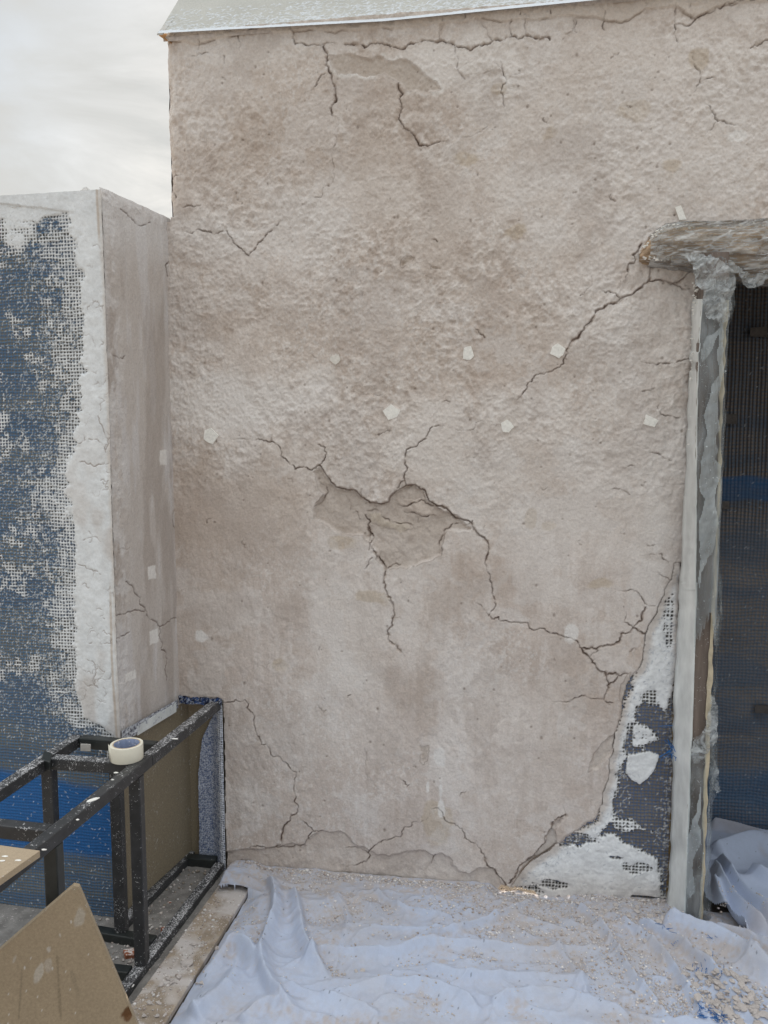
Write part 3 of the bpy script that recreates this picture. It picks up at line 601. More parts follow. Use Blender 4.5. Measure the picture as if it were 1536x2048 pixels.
# left return of the wall above the pier
lf = Field((-1.147, 0, 0), (0, 1, 0), (-1, 0, 0), .032, .24, 2.30, 2.965, .006)
lf.h = .008 * (fbm(lf.U * 20, lf.V * 20, 3, 2) - .5); lc = np.ones(lf.U.shape + (3,), np.float32) * np.array([.56, .48, .42], np.float32)
link('wall_end', grid_mesh('wall_end', lf.pos()[:, ::-1], lc[:, ::-1]), M_PLASTER, wall)

# coping board: sloping back from the wall top
cp = [onY(316, 68, -.03), onY(768, 44, -.03), onY(1150, 6, -.03)]
e3 = cp[2] + (cp[2] - cp[1]) * 2.6; low = [cp[0], cp[1], cp[2], e3]
cf_n = 1000; cf_m = 120
ux = np.linspace(low[0][0], 2.0, cf_n); lz = np.interp(ux, [p[0] for p in low], [p[2] for p in low])
vv = np.linspace(0, .34, cf_m); UU, VV = np.meshgrid(ux, vv)
PB = np.stack([UU - .06 * VV, -.03 + VV * .707, lz[None, :] + VV * .707], -1)
bc = np.ones(UU.shape + (3,), np.float32) * np.array([.50, .495, .46], np.float32) * (.93 + .14 * fbm(UU * 8, VV * 8, 3, 1))[..., None]
BF = Field((0, 0, 0), (1, 0, 0), (0, -1, 0), ux[0], ux[-1], 0, .34, .003)
bw = np.zeros(BF.U.shape + (3,), np.float32); bh = np.zeros_like(BF.U)
def dcop(a, b):
    return float(np.clip(1.15 * math.exp(-b / .055) + .10 + .55 * max(0, min(1, (a + 1.0) / .9)) * math.exp(-b / .14), 0, 1)) if b < .22 else 0
flecks(BF, bh, bw, 15000, dcop, .006, .022, .0016, (1, 1, 1), 31, 1.0)
wf = bw[..., 0]; jj = np.clip(((VV - 0) / BF.st).astype(int), 0, len(BF.vs) - 1); ii = np.clip(((UU - BF.us[0]) / BF.st).astype(int), 0, len(BF.us) - 1); wm = wf[jj, ii]
wm = np.maximum(wm, ss(.034, .018, VV + .016 * (fbm(UU * 20, VV * 20, 3, 3) - .5)))
bc = mixc(bc, (.70, .74, .79), wm.astype(np.float32)); PB[..., 1] -= .0018 * wm; PB[..., 2] += .0018 * wm
cpb = link('coping_board', grid_mesh('coping_board', PB, bc), M_PLASTER, wall)
cpb['label'] = 'sloping grey board splattered with white plaster along the wall top'
wt = prism('drip_edge', [(low[0][0] - .002, -.034, low[0][2] - .006), (low[0][0] - .002, .28, low[0][2] - .006 + .31), (low[0][0] - .002, .28, low[0][2] + .30), (low[0][0] - .002, -.034, low[0][2] - .001)], (.02, 0, 0), M_SKIM, cpb)
q = onY(322, 72, -.02)
prism('board_tip', [q + np.array(d) for d in [(-.008, 0, .002), (.012, 0, -.012), (.028, .02, -.018), (.03, .03, .004), (.0, .01, .008)]], (0, .03, .02), M_TIP, cpb)
# underside lath between coping and coat
prism('lath', [(low[0][0] + .01, -.012, low[0][2] - .004), (2.0, -.012, np.interp(2.0, [p[0] for p in low], [p[2] for p in low]) - .004), (2.0, .05, np.interp(2.0, [p[0] for p in low], [p[2] for p in low]) + .05), (low[0][0] + .01, .05, low[0][2] + .05)], (0, .002, -.012), M_CHUNK, cpb)

# ---- below counter height beside the frame: brown backing board, dark ragged top and netting curtain
box('backing_board', (-1.16, .065, -.02), (fr_x.min() + .01, .085, .67), M_SIDEBOARD, wall)
KX = -.995
NC = Field((0, 0, 0), (1, 0, 0), (0, -1, 0), -1.13, KX + .006, .01, .665, .0019)
edge_l = np.interp(NC.V, [0, .12, .35, .48, .56, .62, .67], [-1.118, -1.113, -1.112, -1.095, -1.06, -1.02, -1.0])
covc = .14 + .36 * ss(-1.035, -1.0, NC.U) + .05 * (fbm(NC.U * 20, NC.V * 20, 3, 1) - .5)
hC, cC, _ = net(NC.U * 1.0, NC.V, covc, .0085, .0021, (0.17, 0.21, 0.33), (0.10, 0.15, 0.30), (.80, .82, .86), 5, warp=.002)
flecks(NC, hC, cC, 8000, lambda u, v: 1, .002, .006, .0007, (.62, .66, .76), 3)
bend = -.052 * ss(KX, -1.06, NC.U)
link('netting_curtain', grid_mesh('netting_curtain', NC.pos(hC + bend), cC, (NC.U > edge_l + .003 * vn(NC.V * 60, NC.V * 0, 1))), M_NET, wall)
# ragged dark net scraps above the counter
RG = Field((0, 0, 0), (1, 0, 0), (0, -1, 0), -1.15, -.985, .60, .685, .0022)
rg_lo = .640 + .012 * fbm(RG.U * 30, RG.U * 0, 3, 4); rg_hi = .662 + .016 * fbm(RG.U * 45, RG.U * 0, 3, 7)
cR = np.ones(RG.U.shape + (3,), np.float32) * np.array([.018, .022, .045], np.float32); hR = .012 + .010 * fbm(RG.U * 60, RG.V * 60, 3, 5)
flecks(RG, hR, cR, 260, lambda u, v: 1, .003, .010, .0009, (.5, .54, .62), 8); flecks(RG, hR, cR, 200, lambda u, v: 1, .006, .02, .0009, (.03, .08, .25), 9)
link('netting_scrap', grid_mesh('netting_scrap', RG.pos(hR), cR, (RG.V > rg_lo) & (RG.V < rg_hi)), M_NET, wall)

# ================================================================== PIER
PT = 2.351
pj = np.array([-1.155, 0, 0]); pc = np.array([-1.213, -.335, 0])
sdir = pj - pc; slen = np.linalg.norm(sdir); sdir /= slen; snrm = np.array([sdir[1], -sdir[0], 0])
fdir = np.array([math.cos(math.radians(1.9)), -math.sin(math.radians(1.9)), 0]); fnrm = np.array([fdir[1], -fdir[0], 0])
pier = empty('netted_pier', (0, 0, 0))
tag(pier, 'lower pier left of the wall, blue netting and white plaster on its face', 'pier')
# side face
PS = Field(pc, sdir, snrm, 0, slen + .035, .635, PT + .02, .0026)
u, v = PS.U, PS.V
PS.h = .012 * (fbm(u * 5, v * 2.5, 3, 2) - .5) + .004 * (fbm(u * 30, v * 12, 3, 4) - .5) + .0016 * (fbm(u * 120, v * 60, 3, 5) - .5)
CS = np.ones(u.shape + (3,), np.float32) * np.array([.56, .50, .455], np.float32)
CS = mixc(CS, (.64, .60, .58), ss(.5, .7, fbm(u * 30, v * 4.5, 4, 6)) * .7)
CS = mixc(CS, (.41, .345, .30), ss(.5, .68, fbm(u * 16, v * 3, 4, 8)) * .6)
rgh = ss(.12, .03, u) ; PS.h += rgh * .005 * (fbm(u * 60, v * 60, 3, 3) - .5)
CS = mixc(CS, (.70, .66, .63), rgh * ss(.42, .6, fbm(u * 40, v * 22, 3, 1)) * .6)
CS = mixc(CS, (.74, .71, .69), ss(2.1, 2.3, v + .1 * (fbm(u * 8, v * 8, 3, 2) - .5)) * .6)
CRS = np.zeros_like(PS.h)
for q, w_ in [([(337, 452), (346, 500), (351, 560), (355, 640), (354, 700), (357, 760)], 4.2), ([(358, 800), (358, 900), (359, 1000), (358, 1160), (360, 1240)], 2.6), ([(228, 1230), (258, 1224), (290, 1223)], 2.4), ([(253, 1163), (268, 1175), (282, 1195), (290, 1215), (305, 1240), (320, 1253)], 2.2),
              ([(320, 1253), (340, 1243), (358, 1236), (362, 1215)], 2.2), ([(320, 1253), (322, 1300), (330, 1340), (333, 1360)], 2.2), ([(240, 418), (265, 440), (280, 452), (300, 445)], 2.0), ([(232, 1278), (260, 1265)], 2.0), ([(225, 710), (250, 712)], 2.0), ([(235, 1100), (260, 1096)], 1.6), ([(358, 1258), (362, 1275), (366, 1300)], 1.6)]:
    crack(q, w_, F=PS, it=3)
CS = CS * np.array([.99, 1.02, 1.06], np.float32)
PS.h -= .005 * CRS; CS = mixc(CS, CR, CRS * .8)
PS.h -= np.clip(1 - u / .010, 0, 1) ** 2 * .004
PS.h -= np.clip((v - PT + .01) / .03, 0, 1) ** 2 * .006; PS.h += ss(PT - .06, PT, v) * .008 * (fbm(u * 45, v * 45, 3, 1) - .5)
for q in [(325, 915, 6, 16), (303, 1145, 6, 14), (308, 1273, 7, 15), (262, 1352, 8, 9)]:
    c0 = PS.px(q[0], q[1]); k = 2.5 / 1560; d = np.maximum(np.abs(u - c0[0]) / (q[2] * k * 2.2), np.abs(v - c0[1]) / (q[3] * k)) + .25 * (fbm(u * 60, v * 60, 2, 4) - .5)
    CS = mixc(CS, (.80, .78, .76), ss(1.1, .9, d) * .85)
link('plaster_side', grid_mesh('plaster_side', PS.pos(), CS), M_PLASTER, pier)
# front face
PF = Field(pc, fdir, fnrm, -.52, .002, -.01, PT + .01, .0021)
u, v = PF.U, PF.V
colw = np.interp(v, [0, .62, .66, .70, .80, 1.0, 1.3, 1.5, 1.65, 1.75, 1.9, 2.1, 2.3, 2.36], [0, 0, .04, .13, .145, .15, .145, .15, .10, .10, .085, .075, .10, .5]) + .02 * (fbm(v * 6, v * 0, 3, 4) - .5) + .055 * (fbm(u * 28, v * 34, 4, 6, .6) - .5) * ss(-.02, -.06, u)
mott0 = fbm(u * 9, v * 9, 4, 9)
dcol = -u - colw                                            # >0: outside the white strip
cov = .90 - dcol * 4.2
cov = np.where(dcol < 0, 1.0, np.maximum(np.minimum(cov, .55 - dcol * 2.7) , 0) + .5 * (mott0 - .5))
mott = fbm(u * 13, v * 11, 4, 3)
cov = np.maximum(cov, ss(.46, .68, mott) * .36 * ss(.5, .75, v))
cov = np.maximum(cov, .95 * ss(.02, 0, PT - .07 * (.6 + fbm(u * 14, v * 0, 3, 1) * ss(0, -.3, u) * .9) - v + .012))
c0 = PF.px(40, 450); cov = np.maximum(cov, .75 * ss(1.2, .6, np.hypot((u - c0[0]) / .075, (v - c0[1]) / .09) + .8 * (fbm(u * 30, v * 30, 3, 2) - .5)))
cov = cov * ss(.60, .68, v + .03 * (fbm(u * 20, v * 20, 3, 1) - .5) + .12 * ss(-.20, -.05, u))
blue = np.maximum(ss(.47, .43, v + .02 * (vn(u * 20, v * 0, 1) - .5) + .10 * u) * ss(.20, .24, v + .01 * (vn(u * 14, v * 0, 2) - .5)), 0)
blue = np.maximum(blue, 0)
board = np.array([.15, .135, .115], np.float32)
hP, cP, wP = net(u, v, cov * .98, .0106, .0032, (.19, .178, .155), (.075, .165, .29), (.78, .81, .84), 3)
fa = fbm(u * 70, v * 12, 3, 8)
bl = blue * (1 - wP)
cP = mixc(cP, (.004, .125, .40), (bl * .80 * ss(.20, .5, fbm(u * 5, v * 60, 4, 2) + .22)).astype(np.float32))
cP = mixc(cP, (.04, .11, .24), ((1 - blue) * (1 - wP) * .30 * ss(.45, .6, fbm(u * 4, v * 26, 3, 5))).astype(np.float32))
PF.h = hP * 1.5 + .010 * (fbm(u * 4, v * 3, 3, 6) - .5)
thick = ss(.01, -.02, dcol) * (v > .62); PF.h += .004 * thick + thick * .004 * (fbm(u * 45, v * 40, 4, 5) - .5)
cP = mixc(cP, (.56, .49, .43), thick * ss(.020, .002, -u + .014 * fbm(v * 30, u * 30, 3, 3)) * .6)
cP = mixc(cP, (.54, .48, .44), thick * ss(.45, .62, fbm(u * 10, v * 6, 3, 7)) * ss(1.8, 1.2, v) * .5)
cP = mixc(cP, (.46, .36, .27), ss(.006, .002, np.abs(-u - .012 - .006 * (vn(v * 4, v * 0, 5) - .5))) * ss(.45, .6, vn(v * 3, v * 0, 6)) * .6 * thick)
def dpf(uu, vv_): 
    if vv_ < .60: return .06
    j = min(len(PF.vs) - 1, int((vv_ - PF.vs[0]) / PF.st)); i = min(len(PF.us) - 1, int((uu - PF.us[0]) / PF.st))
    return float(np.clip(1.15 - dcol[j, i] * 3.0, .25, 1)) if dcol[j, i] > 0 else 0.0
flecks(PF, PF.h, cP, 24000, dpf, .002, .0085, .0007, (.74, .78, .82), 11)
r = np.random.default_rng(4)
for k in range(3600):
    pass
CRS2 = np.zeros_like(PF.h)
_keep = CRS; CRS = CRS2
for k in range(55):
    y0 = r.uniform(420, 1450); x0 = r.uniform(165, 228); a = r.uniform(-.8, .8) + (0 if r.random() < .6 else 1.4); l = r.uniform(8, 34)
    crack([(x0, y0), (x0 + l * .5 * math.cos(a), y0 + l * .5 * math.sin(a)), (x0 + l * math.cos(a + .9), y0 + l * math.sin(a + .9))], r.uniform(.7, 1.4), F=PF, it=3, amp=.18, seed=k)
for q in [[(198, 832), (206, 850), (214, 875), (214, 900)], [(180, 878), (205, 885), (214, 905)], [(160, 925), (190, 933), (212, 927)], [(170, 1080), (185, 1075), (205, 1083)], [(160, 1128), (185, 1138), (205, 1148)], [(178, 1318), (195, 1338), (188, 1360), (200, 1375)]]:
    crack(q, 2.0, F=PF, it=3)
CRS2 *= (thick > .5); PF.h -= .003 * CRS2; cP = mixc(cP, (.34, .27, .23), CRS2 * .7)
CRS = _keep
link('netted_face', grid_mesh('netted_face', PF.pos(), cP), M_NET, pier)
# blocks that show through the netting
for (x, y, w_, h_) in []:
    c0 = PF.px(x, y); k = 2.35 / 1560; p = pc + fdir * c0[0] + fnrm * .004; p[2] = c0[1]
    prism('backing_tab', [p + fdir * a * k * w_ + np.array([0, 0, b * k * h_]) for a, b in ((-1, -.8), (1, -1), (.9, 1), (-1, .9))], fnrm * .005, M_TAB, pier)
# rough plaster cap on top
TU, TV = np.meshgrid(np.linspace(-.52, .0, 210), np.linspace(-.006, .36, 60))
tz = PT - .014 + .024 * fbm(TU * 22, TV * 22, 4, 3) + .010 * fbm(TU * 70, TV * 70, 2, 1); tz -= .02 * np.clip(1 + TU / .015, 0, 1) ** 2; tz += .022 * ss(.07, .02, np.abs(TU + .055)) * ss(.08, .0, TV) * fbm(TU * 40, TV * 40, 3, 7)
tz -= .05 * ss(-.18, -.5, TU) * 0
TP = pc + TU[..., None] * fdir + TV[..., None] * (sdir if True else 0); TP[..., 2] = tz
TP[0, :, 2] -= .03
tcol = np.ones(TU.shape + (3,), np.float32) * np.array([.60, .58, .56], np.float32) * (.85 + .3 * fbm(TU * 30, TV * 30, 3, 2))[..., None]
link('plaster_cap', grid_mesh('plaster_cap', TP, tcol), M_PLASTER, pier)
ci = pc + fdir * -.03 + sdir * .03
prism('pier_core', [pc - fdir * .52 + sdir * .02, ci, pj + fdir * -.03 - sdir * .01, pj - fdir * .5], (0, 0, PT - .05), M_DARK, pier)
# bare board on the side below counter height, white tape along the plaster's lower edge
prism('side_board', [pc + sdir * .01 - snrm * .004, pc + sdir * .01 - snrm * .016, pj + sdir * .07 - snrm * .016, pj + sdir * .07 - snrm * .004], (0, 0, .655), M_SIDEBOARD, pier)
a0 = pc + sdir * .075 + snrm * .008; b0 = pc + sdir * .305 + snrm * .008
TS = [a0 + np.array([0, 0, .618]), b0 + np.array([0, 0, .620]), b0 + np.array([0, 0, .655]), a0 + np.array([0, 0, .650])]
prism('masking_tape', TS, snrm * .0025, M_TAPE_P, pier)
SK = Field(pc, sdir, snrm, -.004, slen - .02, .612, .662, .0022)
SK.h = .004 + .008 * fbm(SK.U * 50, SK.V * 50, 3, 2); cK = np.ones(SK.U.shape + (3,), np.float32) * np.array([.10, .10, .13], np.float32)
flecks(SK, SK.h, cK, 900, lambda a, b: 1, .003, .009, .0012, (.62, .64, .68), 2)
link('plaster_scrap', grid_mesh('plaster_scrap', SK.pos(), cK, SK.V > .618 + .016 * fbm(SK.U * 40, SK.U * 0, 3, 5)), M_NET, pier)

# ================================================================== GROUND
GU = 60.0
poly_obj('ground', [(-GU, -GU, -.004), (GU, -GU, -.004), (GU, GU, -.004), (-GU, GU, -.004)], [(0, 1, 2, 3)], M_GROUND)['kind'] = 'structure'
sx, sy = np.meshgrid(np.linspace(-2.4, -.97, 360), np.linspace(-1.7, .06, 300))
sz = .004 + .010 * fbm(sx * 9, sy * 9, 4, 3) + .004 * fbm(sx * 50, sy * 50, 3, 4)
scr = link('screed_floor', grid_mesh('screed_floor', np.stack([sx, sy, sz], -1)), M_SCREED); scr['kind'] = 'structure'

# ================================================================== RECESS behind the post
rec = empty('netted_recess', (0, 0, 0))
tag(rec, 'dark doorway recess right of the post, lined with blue grey netting', 'recess')
RB = Field((0, .60, 0), (1, 0, 0), (0, -1, 0), .58, 1.5, 0, 2.25, .003)
u, v = RB.U, RB.V
hB, cB, _ = net(u, v, .05 + 0 * u, .0138, .0040, (.21, .18, .16), (.10, .145, .205), (.5, .5, .5), 6, warp=.010, hs=.003)
str_ = fbm(u * 3, v * 14, 4, 4)
cB = mixc(cB, (.08, .12, .18), ss(.45, .62, str_) * .5)
cB = mixc(cB, (.035, .026, .022), ss(1.0, 1.5, v) * ss(.4, .6, np.abs((u / .0138) % 1 - .5) * 2) * .8)  # upper netting darkened in strand stripes: shade under the lintel painted in
bz0, bz1 = onY(1480, 948, .6)[2], onY(1480, 1000, .6)[2]
bb = ss(bz1 - .008, bz1 + .008, v + .05 * (fbm(u * 7, v * 0, 2, 1) - .5) - .05 * ss(.85, 1.2, u) * 0) * ss(bz0 + .008, bz0 - .008, v + .07 * (fbm(u * 6, v * 0, 2, 2) - .5))
cB = mixc(cB, (.025, .10, .24), bb * (.35 + .6 * fbm(u * 9, v * 40, 4, 6))); lowb = ss(.30, .22, v + .05 * (fbm(u * 5, v * 5, 3, 3) - .5)); cB = mixc(cB, (.02, .12, .27), lowb * .35)
RB.h = hB + .03 * (fbm(u * 3, v * 3, 3, 8) - .5) + .008 * (fbm(u * 2, v * 16, 2, 3) - .5)
flecks(RB, RB.h, cB, 500, lambda a, b: 1, .004, .01, .001, (.42, .45, .48), 6)
link('netting', grid_mesh('netting', RB.pos(), cB), M_NET, rec)
for (x, y, w_, h_) in [(1517, 664, 16, 10), (1458, 838, 15, 10), (1524, 1418, 14, 9), (1448, 1010, 10, 8)]:
    p = onY(x, y, .575); k = 3.1 / 1560
    prism('backing_tab', [p + np.array([a * k * w_, 0, b * k * h_]) for a, b in ((-1, -.8), (1, -1), (.9, 1), (-1, .8))], (0, -.004, 0), M_TABD, rec)
box('side_wall', (.56, .205, -.02), (.60, .64, 2.3), M_DARK, rec)
box('side_wall', (1.5, .02, -.02), (1.54, .64, 2.3), M_DARK, rec)
box('recess_ceiling', (.605, .05, doorz + .03), (1.5, .64, doorz + .06), M_DARK, rec)
box('recess_back', (.605, .64, -.02), (1.54, .66, 2.3), M_DARK, rec)

# ================================================================== STEEL FRAME
ZT, TB = .66, .035
frame = empty('steel_frame', (-1.2, -.6, 0))
tag(frame, 'dark steel tube counter frame speckled with white plaster', 'frame')
def tube(name, a, b, mat, w_=TB, h_=TB, label=None):
    a = np.array(a, float); b = np.array(b, float); d = b - a; d /= np.linalg.norm(d)
    if abs(d[2]) > .9: s = np.array([1., .08, 0]); t = np.cross(d, s); t /= np.linalg.norm(t); s = np.cross(t, d)
    else: s = np.cross(d, (0, 0, 1)); s /= np.linalg.norm(s); t = np.array([0, 0, 1.])
    base = [a - s * w_ / 2 - t * h_ / 2, a + s * w_ / 2 - t * h_ / 2, a + s * w_ / 2 + t * h_ / 2, a - s * w_ / 2 + t * h_ / 2]
    return prism(name, base, b - a, mat, frame, bevel=.003)
zc = ZT - TB / 2
def R1(y): return -1.012 + y * .060                          # x of the long rail at depth y
tube('rail', (R1(0), .0, zc), (R1(-.50), -.50, zc), M_STEEL_D); tube('rail', (R1(-.501), -.501, zc), (R1(-1.5), -1.5, zc), M_STEEL)
tube('rail', (-1.335, -.385, zc), (-1.375, -1.5, zc), M_STEEL_D)
tube('rail', (-1.316, -.395, zc), (R1(-.40) - .02, -.407, zc), M_STEEL_C, w_=.030)
tube('rail', (-1.318, -.552, zc), (R1(-.55) - .021, -.552, zc), M_STEEL_D)
tube('rail', (-1.50, -.925, zc - .002), (R1(-.935) - .021, -.945, zc - .002), M_STEEL)
def post(x, y, z0=.0, z1=ZT - TB - .001, mat=M_STEEL_C, w_=TB):
    return tube('post', (x, y, z0), (x, y, z1), mat, w_=w_, h_=w_)
post(-1.332, -.552, mat=M_STEEL_D); post(-1.182, -.430, mat=M_STEEL_D, z1=ZT - .045); post(R1(-.568), -.568, mat=M_STEEL, z0=.039); post(R1(-.96), -.96, mat=M_STEEL_C, z0=.039)
post(-1.335, -.945, mat=M_STEEL_C)
tube('rail', (R1(0), .0, .02), (R1(-1.5), -1.5, .02), M_STEEL_D)
tube('rail', (-1.150, .06, .024), (-1.205, -.405, .024), M_STEEL_D, h_=.03); tube('rail', (-1.15, .02, .024), (R1(0) - .02, .02, .024), M_STEEL_C)
tube('rail', (-1.335, -.43, .022), (R1(-.43) - .021, -.455, .022), M_STEEL_C); tube('rail', (-1.335, -.60, .022), (R1(-.6) - .021, -.60, .022), M_STEEL_C)
# dabs of paint on the rail, corner plates, screw clips
def dab(p, rx, ry, ang, mat, parent, n=(0, 0, 1), th=.0015, seed=0):
    r = np.random.default_rng(seed); n = np.array(n, float); n /= np.linalg.norm(n)
    s = np.cross(n, (0.3, 1, .2)); s /= np.linalg.norm(s); t = np.cross(n, s); k = 14
    base = []
    for i in range(k):
        a = 2 * math.pi * i / k; q = 1 + r.normal() * .10; x = rx * math.cos(a) * q; y = ry * math.sin(a) * q
        base.append(np.array(p) + s * (x * math.cos(ang) - y * math.sin(ang)) + t * (x * math.sin(ang) + y * math.cos(ang)))
    return prism('paint_dab', base, n * th, mat, parent)
fo = -np.array(frame.location)
for (x, y, rx, ry) in [(186, 1600, .018, .007), (155, 1640, .004, .003), (225, 1560, .004, .003), (232, 1546, .006, .004), (88, 1700, .006, .003), (350, 1478, .010, .004)]:
    p = onZ(x, y, ZT); dab(p + np.array([0, 0, .0002]), rx, ry, 1.2 if rx > .01 else .4, M_PAD, frame, seed=x)
p = onZ(262, 1972, .03); dab(p, .010, .007, .9, M_PAD, frame, seed=3)
prism('clip', [onZ(88, 1500, ZT + .001), onZ(105, 1506, ZT + .001), onZ(100, 1524, ZT + .001), onZ(82, 1518, ZT + .001)], (0, 0, -.03), M_STEEL_C, frame, bevel=.003)
prism('clip', [onY(162, 1487, -.43), onY(182, 1488, -.43), onY(182, 1502, -.43), onY(162, 1501, -.43)], (0, -.004, 0), M_SKIM, frame, bevel=.001)

# tape roll
def ring(name, c, r0, r1, z0, z1, mat, parent=None, n=64):
    v = []; f = []
    for i in range(n):
        a = 2 * math.pi * i / n; ca, sa = math.cos(a), math.sin(a)
        for rr_, zz in ((r0, z0), (r1, z0), (r1, z1), (r0, z1)): v.append((c[0] + rr_ * ca, c[1] + rr_ * sa, c[2] + zz))
    for i in range(n):
        j = (i + 1) % n
        for k in range(4): f.append((4 * i + k, 4 * j + k, 4 * j + (k + 1) % 4, 4 * i + (k + 1) % 4))
    o = poly_obj(name, v, f, mat, parent, smooth=True, bevel=.0008)
    o.data.polygons.foreach_set('use_smooth', [k % 4 in (1, 3) for k in range(4 * n)]); return o
tp = onZ(254, 1517, ZT); troll = empty('tape_roll', (tp[0], tp[1], ZT + .0005))
tag(troll, 'roll of cream masking tape resting on the steel frame', 'tape roll')
ring('tape', (0, 0, 0), .0395, .0475, 0, .046, M_TAPE, troll).location = (0, 0, 0)
ring('core', (0, 0, 0), .0372, .0394, .0004, .0456, M_CORE, troll).location = (0, 0, 0)
ring('core_edge', (0, 0, 0), .0374, .0398, .0455, .0465, M_CARD, troll).location = (0, 0, 0)
va = []; fa_ = []
for i in range(8):
    a = math.radians(188 + i * 6); rr_ = .0480 + max(0, 3 - i) * .0022
    va += [(rr_ * math.cos(a), rr_ * math.sin(a), 0.001 + .001 * (i % 2)), (rr_ * math.cos(a), rr_ * math.sin(a), .0445)]
fa_ = [(2 * i, 2 * i + 2, 2 * i + 3, 2 * i + 1) for i in range(7)]
tt = poly_obj('tape_end', va, fa_, M_TAPE, troll, smooth=True); tt.location = (0, 0, 0); sl = tt.modifiers.new('s', 'SOLIDIFY'); sl.thickness = .0006

# ================================================================== BOARDS
A = onY(155, 1765, -1.02); Bp = onY(275, 2048, -.98); Cp = onY(0, 1900, -1.10)
def to_z(a, b, z): t = (z - a[2]) / (b[2] - a[2]); return a + (b - a) * t
B2 = to_z(A, Bp, .002); C2 = A + (Cp - A) * 2.4
C3 = to_z(C2, C2 + (B2 - A), .002) if (B2 - A)[2] < 0 else C2
nb = np.cross(B2 - A, C2 - A); nb /= np.linalg.norm(nb); nb = nb if nb[1] < 0 else -nb
A0 = A; sideA = A + (Bp - A) * .03; sideB = A + (Cp - A) * .05
lb = prism('fibreboard_panel', [sideB, sideA, B2, C3, C2], -nb * .016, M_MDF, None, bevel=.001)
tag(lb, 'brown fibreboard panel standing corner up in front of the frame', 'board')
ns_, nt2 = 190, 150
SS, TT = np.meshgrid(np.linspace(.004, .999, ns_), np.linspace(.006, .999, nt2)); eB, eC = B2 - A, C2 - A
PP = A + SS[..., None] * eB + TT[..., None] * eC + nb * .0006
pm = (SS > .02) | (TT > .03)
M2 = np.linalg.pinv(np.stack([eB, eC], 1)); lB, lC = np.linalg.norm(eB), np.linalg.norm(eC); xs2, ys2 = SS * lB, TT * lC
cM = np.ones(SS.shape + (3,), np.float32) * np.array([.37, .29, .20], np.float32) * (.92 + .16 * fbm(xs2 * 9, ys2 * 9, 4, 2))[..., None]
def smear(px, py, rx, ry, ang, c, amt, sd, ns=45):
    global cM
    q = M2 @ (onP(px, py, A, nb) - A); dx = xs2 - q[0] * lB; dy = ys2 - q[1] * lC; ca, sa = math.cos(ang), math.sin(ang)
    d = np.hypot((dx * ca + dy * sa) / rx, (-dx * sa + dy * ca) / ry) + 1.3 * (fbm(xs2 * ns, ys2 * ns, 4, sd) - .5)
    cM = mixc(cM, c, ss(1.15, .75, d) * amt)
for a_ in [(78, 1945, .020, .012, .8, (.52, .48, .43), .65, 6), (96, 1928, .016, .010, .4, (.50, .45, .40), .5, 7), (158, 1835, .022, .014, .2, (.46, .42, .37), .6, 8), (98, 1898, .006, .005, 0, (.50, .46, .42), .7, 9), (30, 1917, .010, .005, .9, (.48, .43, .38), .6, 10), (264, 2018, .013, .030, .35, (.12, .055, .022), .95, 4), (255, 2035, .012, .012, 0, (.15, .07, .03), .9, 5),
           (120, 1870, .004, .003, 0, (.5, .46, .42), .7, 1), (40, 2000, .05, .003, .5, (.24, .19, .13), .6, 2), (118, 1975, .07, .004, .35, (.23, .18, .12), .6, 3), (150, 1965, .04, .004, .1, (.25, .2, .14), .5, 3)]:
    smear(*a_)
r = np.random.default_rng(77)
for k in range(70):
    i = r.integers(1, ns_ - 2); j = r.integers(1, nt2 - 2); cM[j, i:i + r.integers(1, 3)] = (.60, .56, .52)
lbf = link('board_face', grid_mesh('board_face', PP, cM, pm), M_STONE, lb)
tpk = ZT + .018
K = onZ(80, 1701, tpk); K2 = onZ(0, 1757, tpk); K3 = onZ(0, 1690, tpk)
K2e = K + (K2 - K) * 1.5; K3e = K + (K3 - K) * 3.0
fl = prism('board_offcut', [K, K2e, K2e + (K3e - K), K3e], (0, 0, -.016), M_MDF_L, None, bevel=.001)
tag(fl, 'pale board offcut lying flat on the steel frame at left edge', 'board')
for (x, y, s) in [(10, 1713, 1), (36, 1721, 2), (4, 1722, 3)]:
    d = dab(onZ(x, y, tpk) + np.array([0, 0, .0003]), .007, .003, .4, M_PAD, fl, th=.0006, seed=s)
pz = .024
pk = [onZ(450, 1754, pz), onZ(498, 1780, pz), onZ(318, 2066, pz), onZ(262, 2010, pz)]
pk[2] = pk[1] + (pk[2] - pk[1]) * 1.6; pk[3] = pk[0] + (pk[3] - pk[0]) * 1.75
plank = prism('floor_plank', pk, (0, 0, -.016), M_MDF_F, None, bevel=.001)
tag(plank, 'brown plank on the floor beside the frame, strewn with plaster crumbs', 'plank')

# ================================================================== POST, TAPE AND PLASTIC
dp = empty('door_post', (.64, -.06, 0)); tag(dp, 'dark wooden door post wrapped in clear plastic and pale tape', 'post')
tab = np.array([[500, 1390, 1412, 1446, 1461], [560, 1388, 1410, 1446, 1461], [700, 1383, 1398, 1440, 1452], [900, 1375, 1394, 1436, 1444], [1000, 1370, 1394, 1433, 1440], [1200, 1362, 1392, 1423, 1432], [1400, 1352, 1385, 1412, 1424], [1600, 1348, 1378, 1405, 1416], [1700, 1345, 1374, 1404, 1412], [1835, 1337, 1370, 1398, 1407], [1890, 1335, 1368, 1396, 1406]], float)
def col_(y, k): return np.interp(y, tab[:, 0], tab[:, k])
ys = np.linspace(505, 1880, 120)
YF = -.125
def sect(y, off=0.0):
    a = onY(col_(y, 1) + 3, y, -.015); b = onY(col_(y, 2) - 1, y, YF); c = onY(col_(y, 4) - 1, y, YF + .004)
    return a, b, c
v = []; f = []; m_ = 14
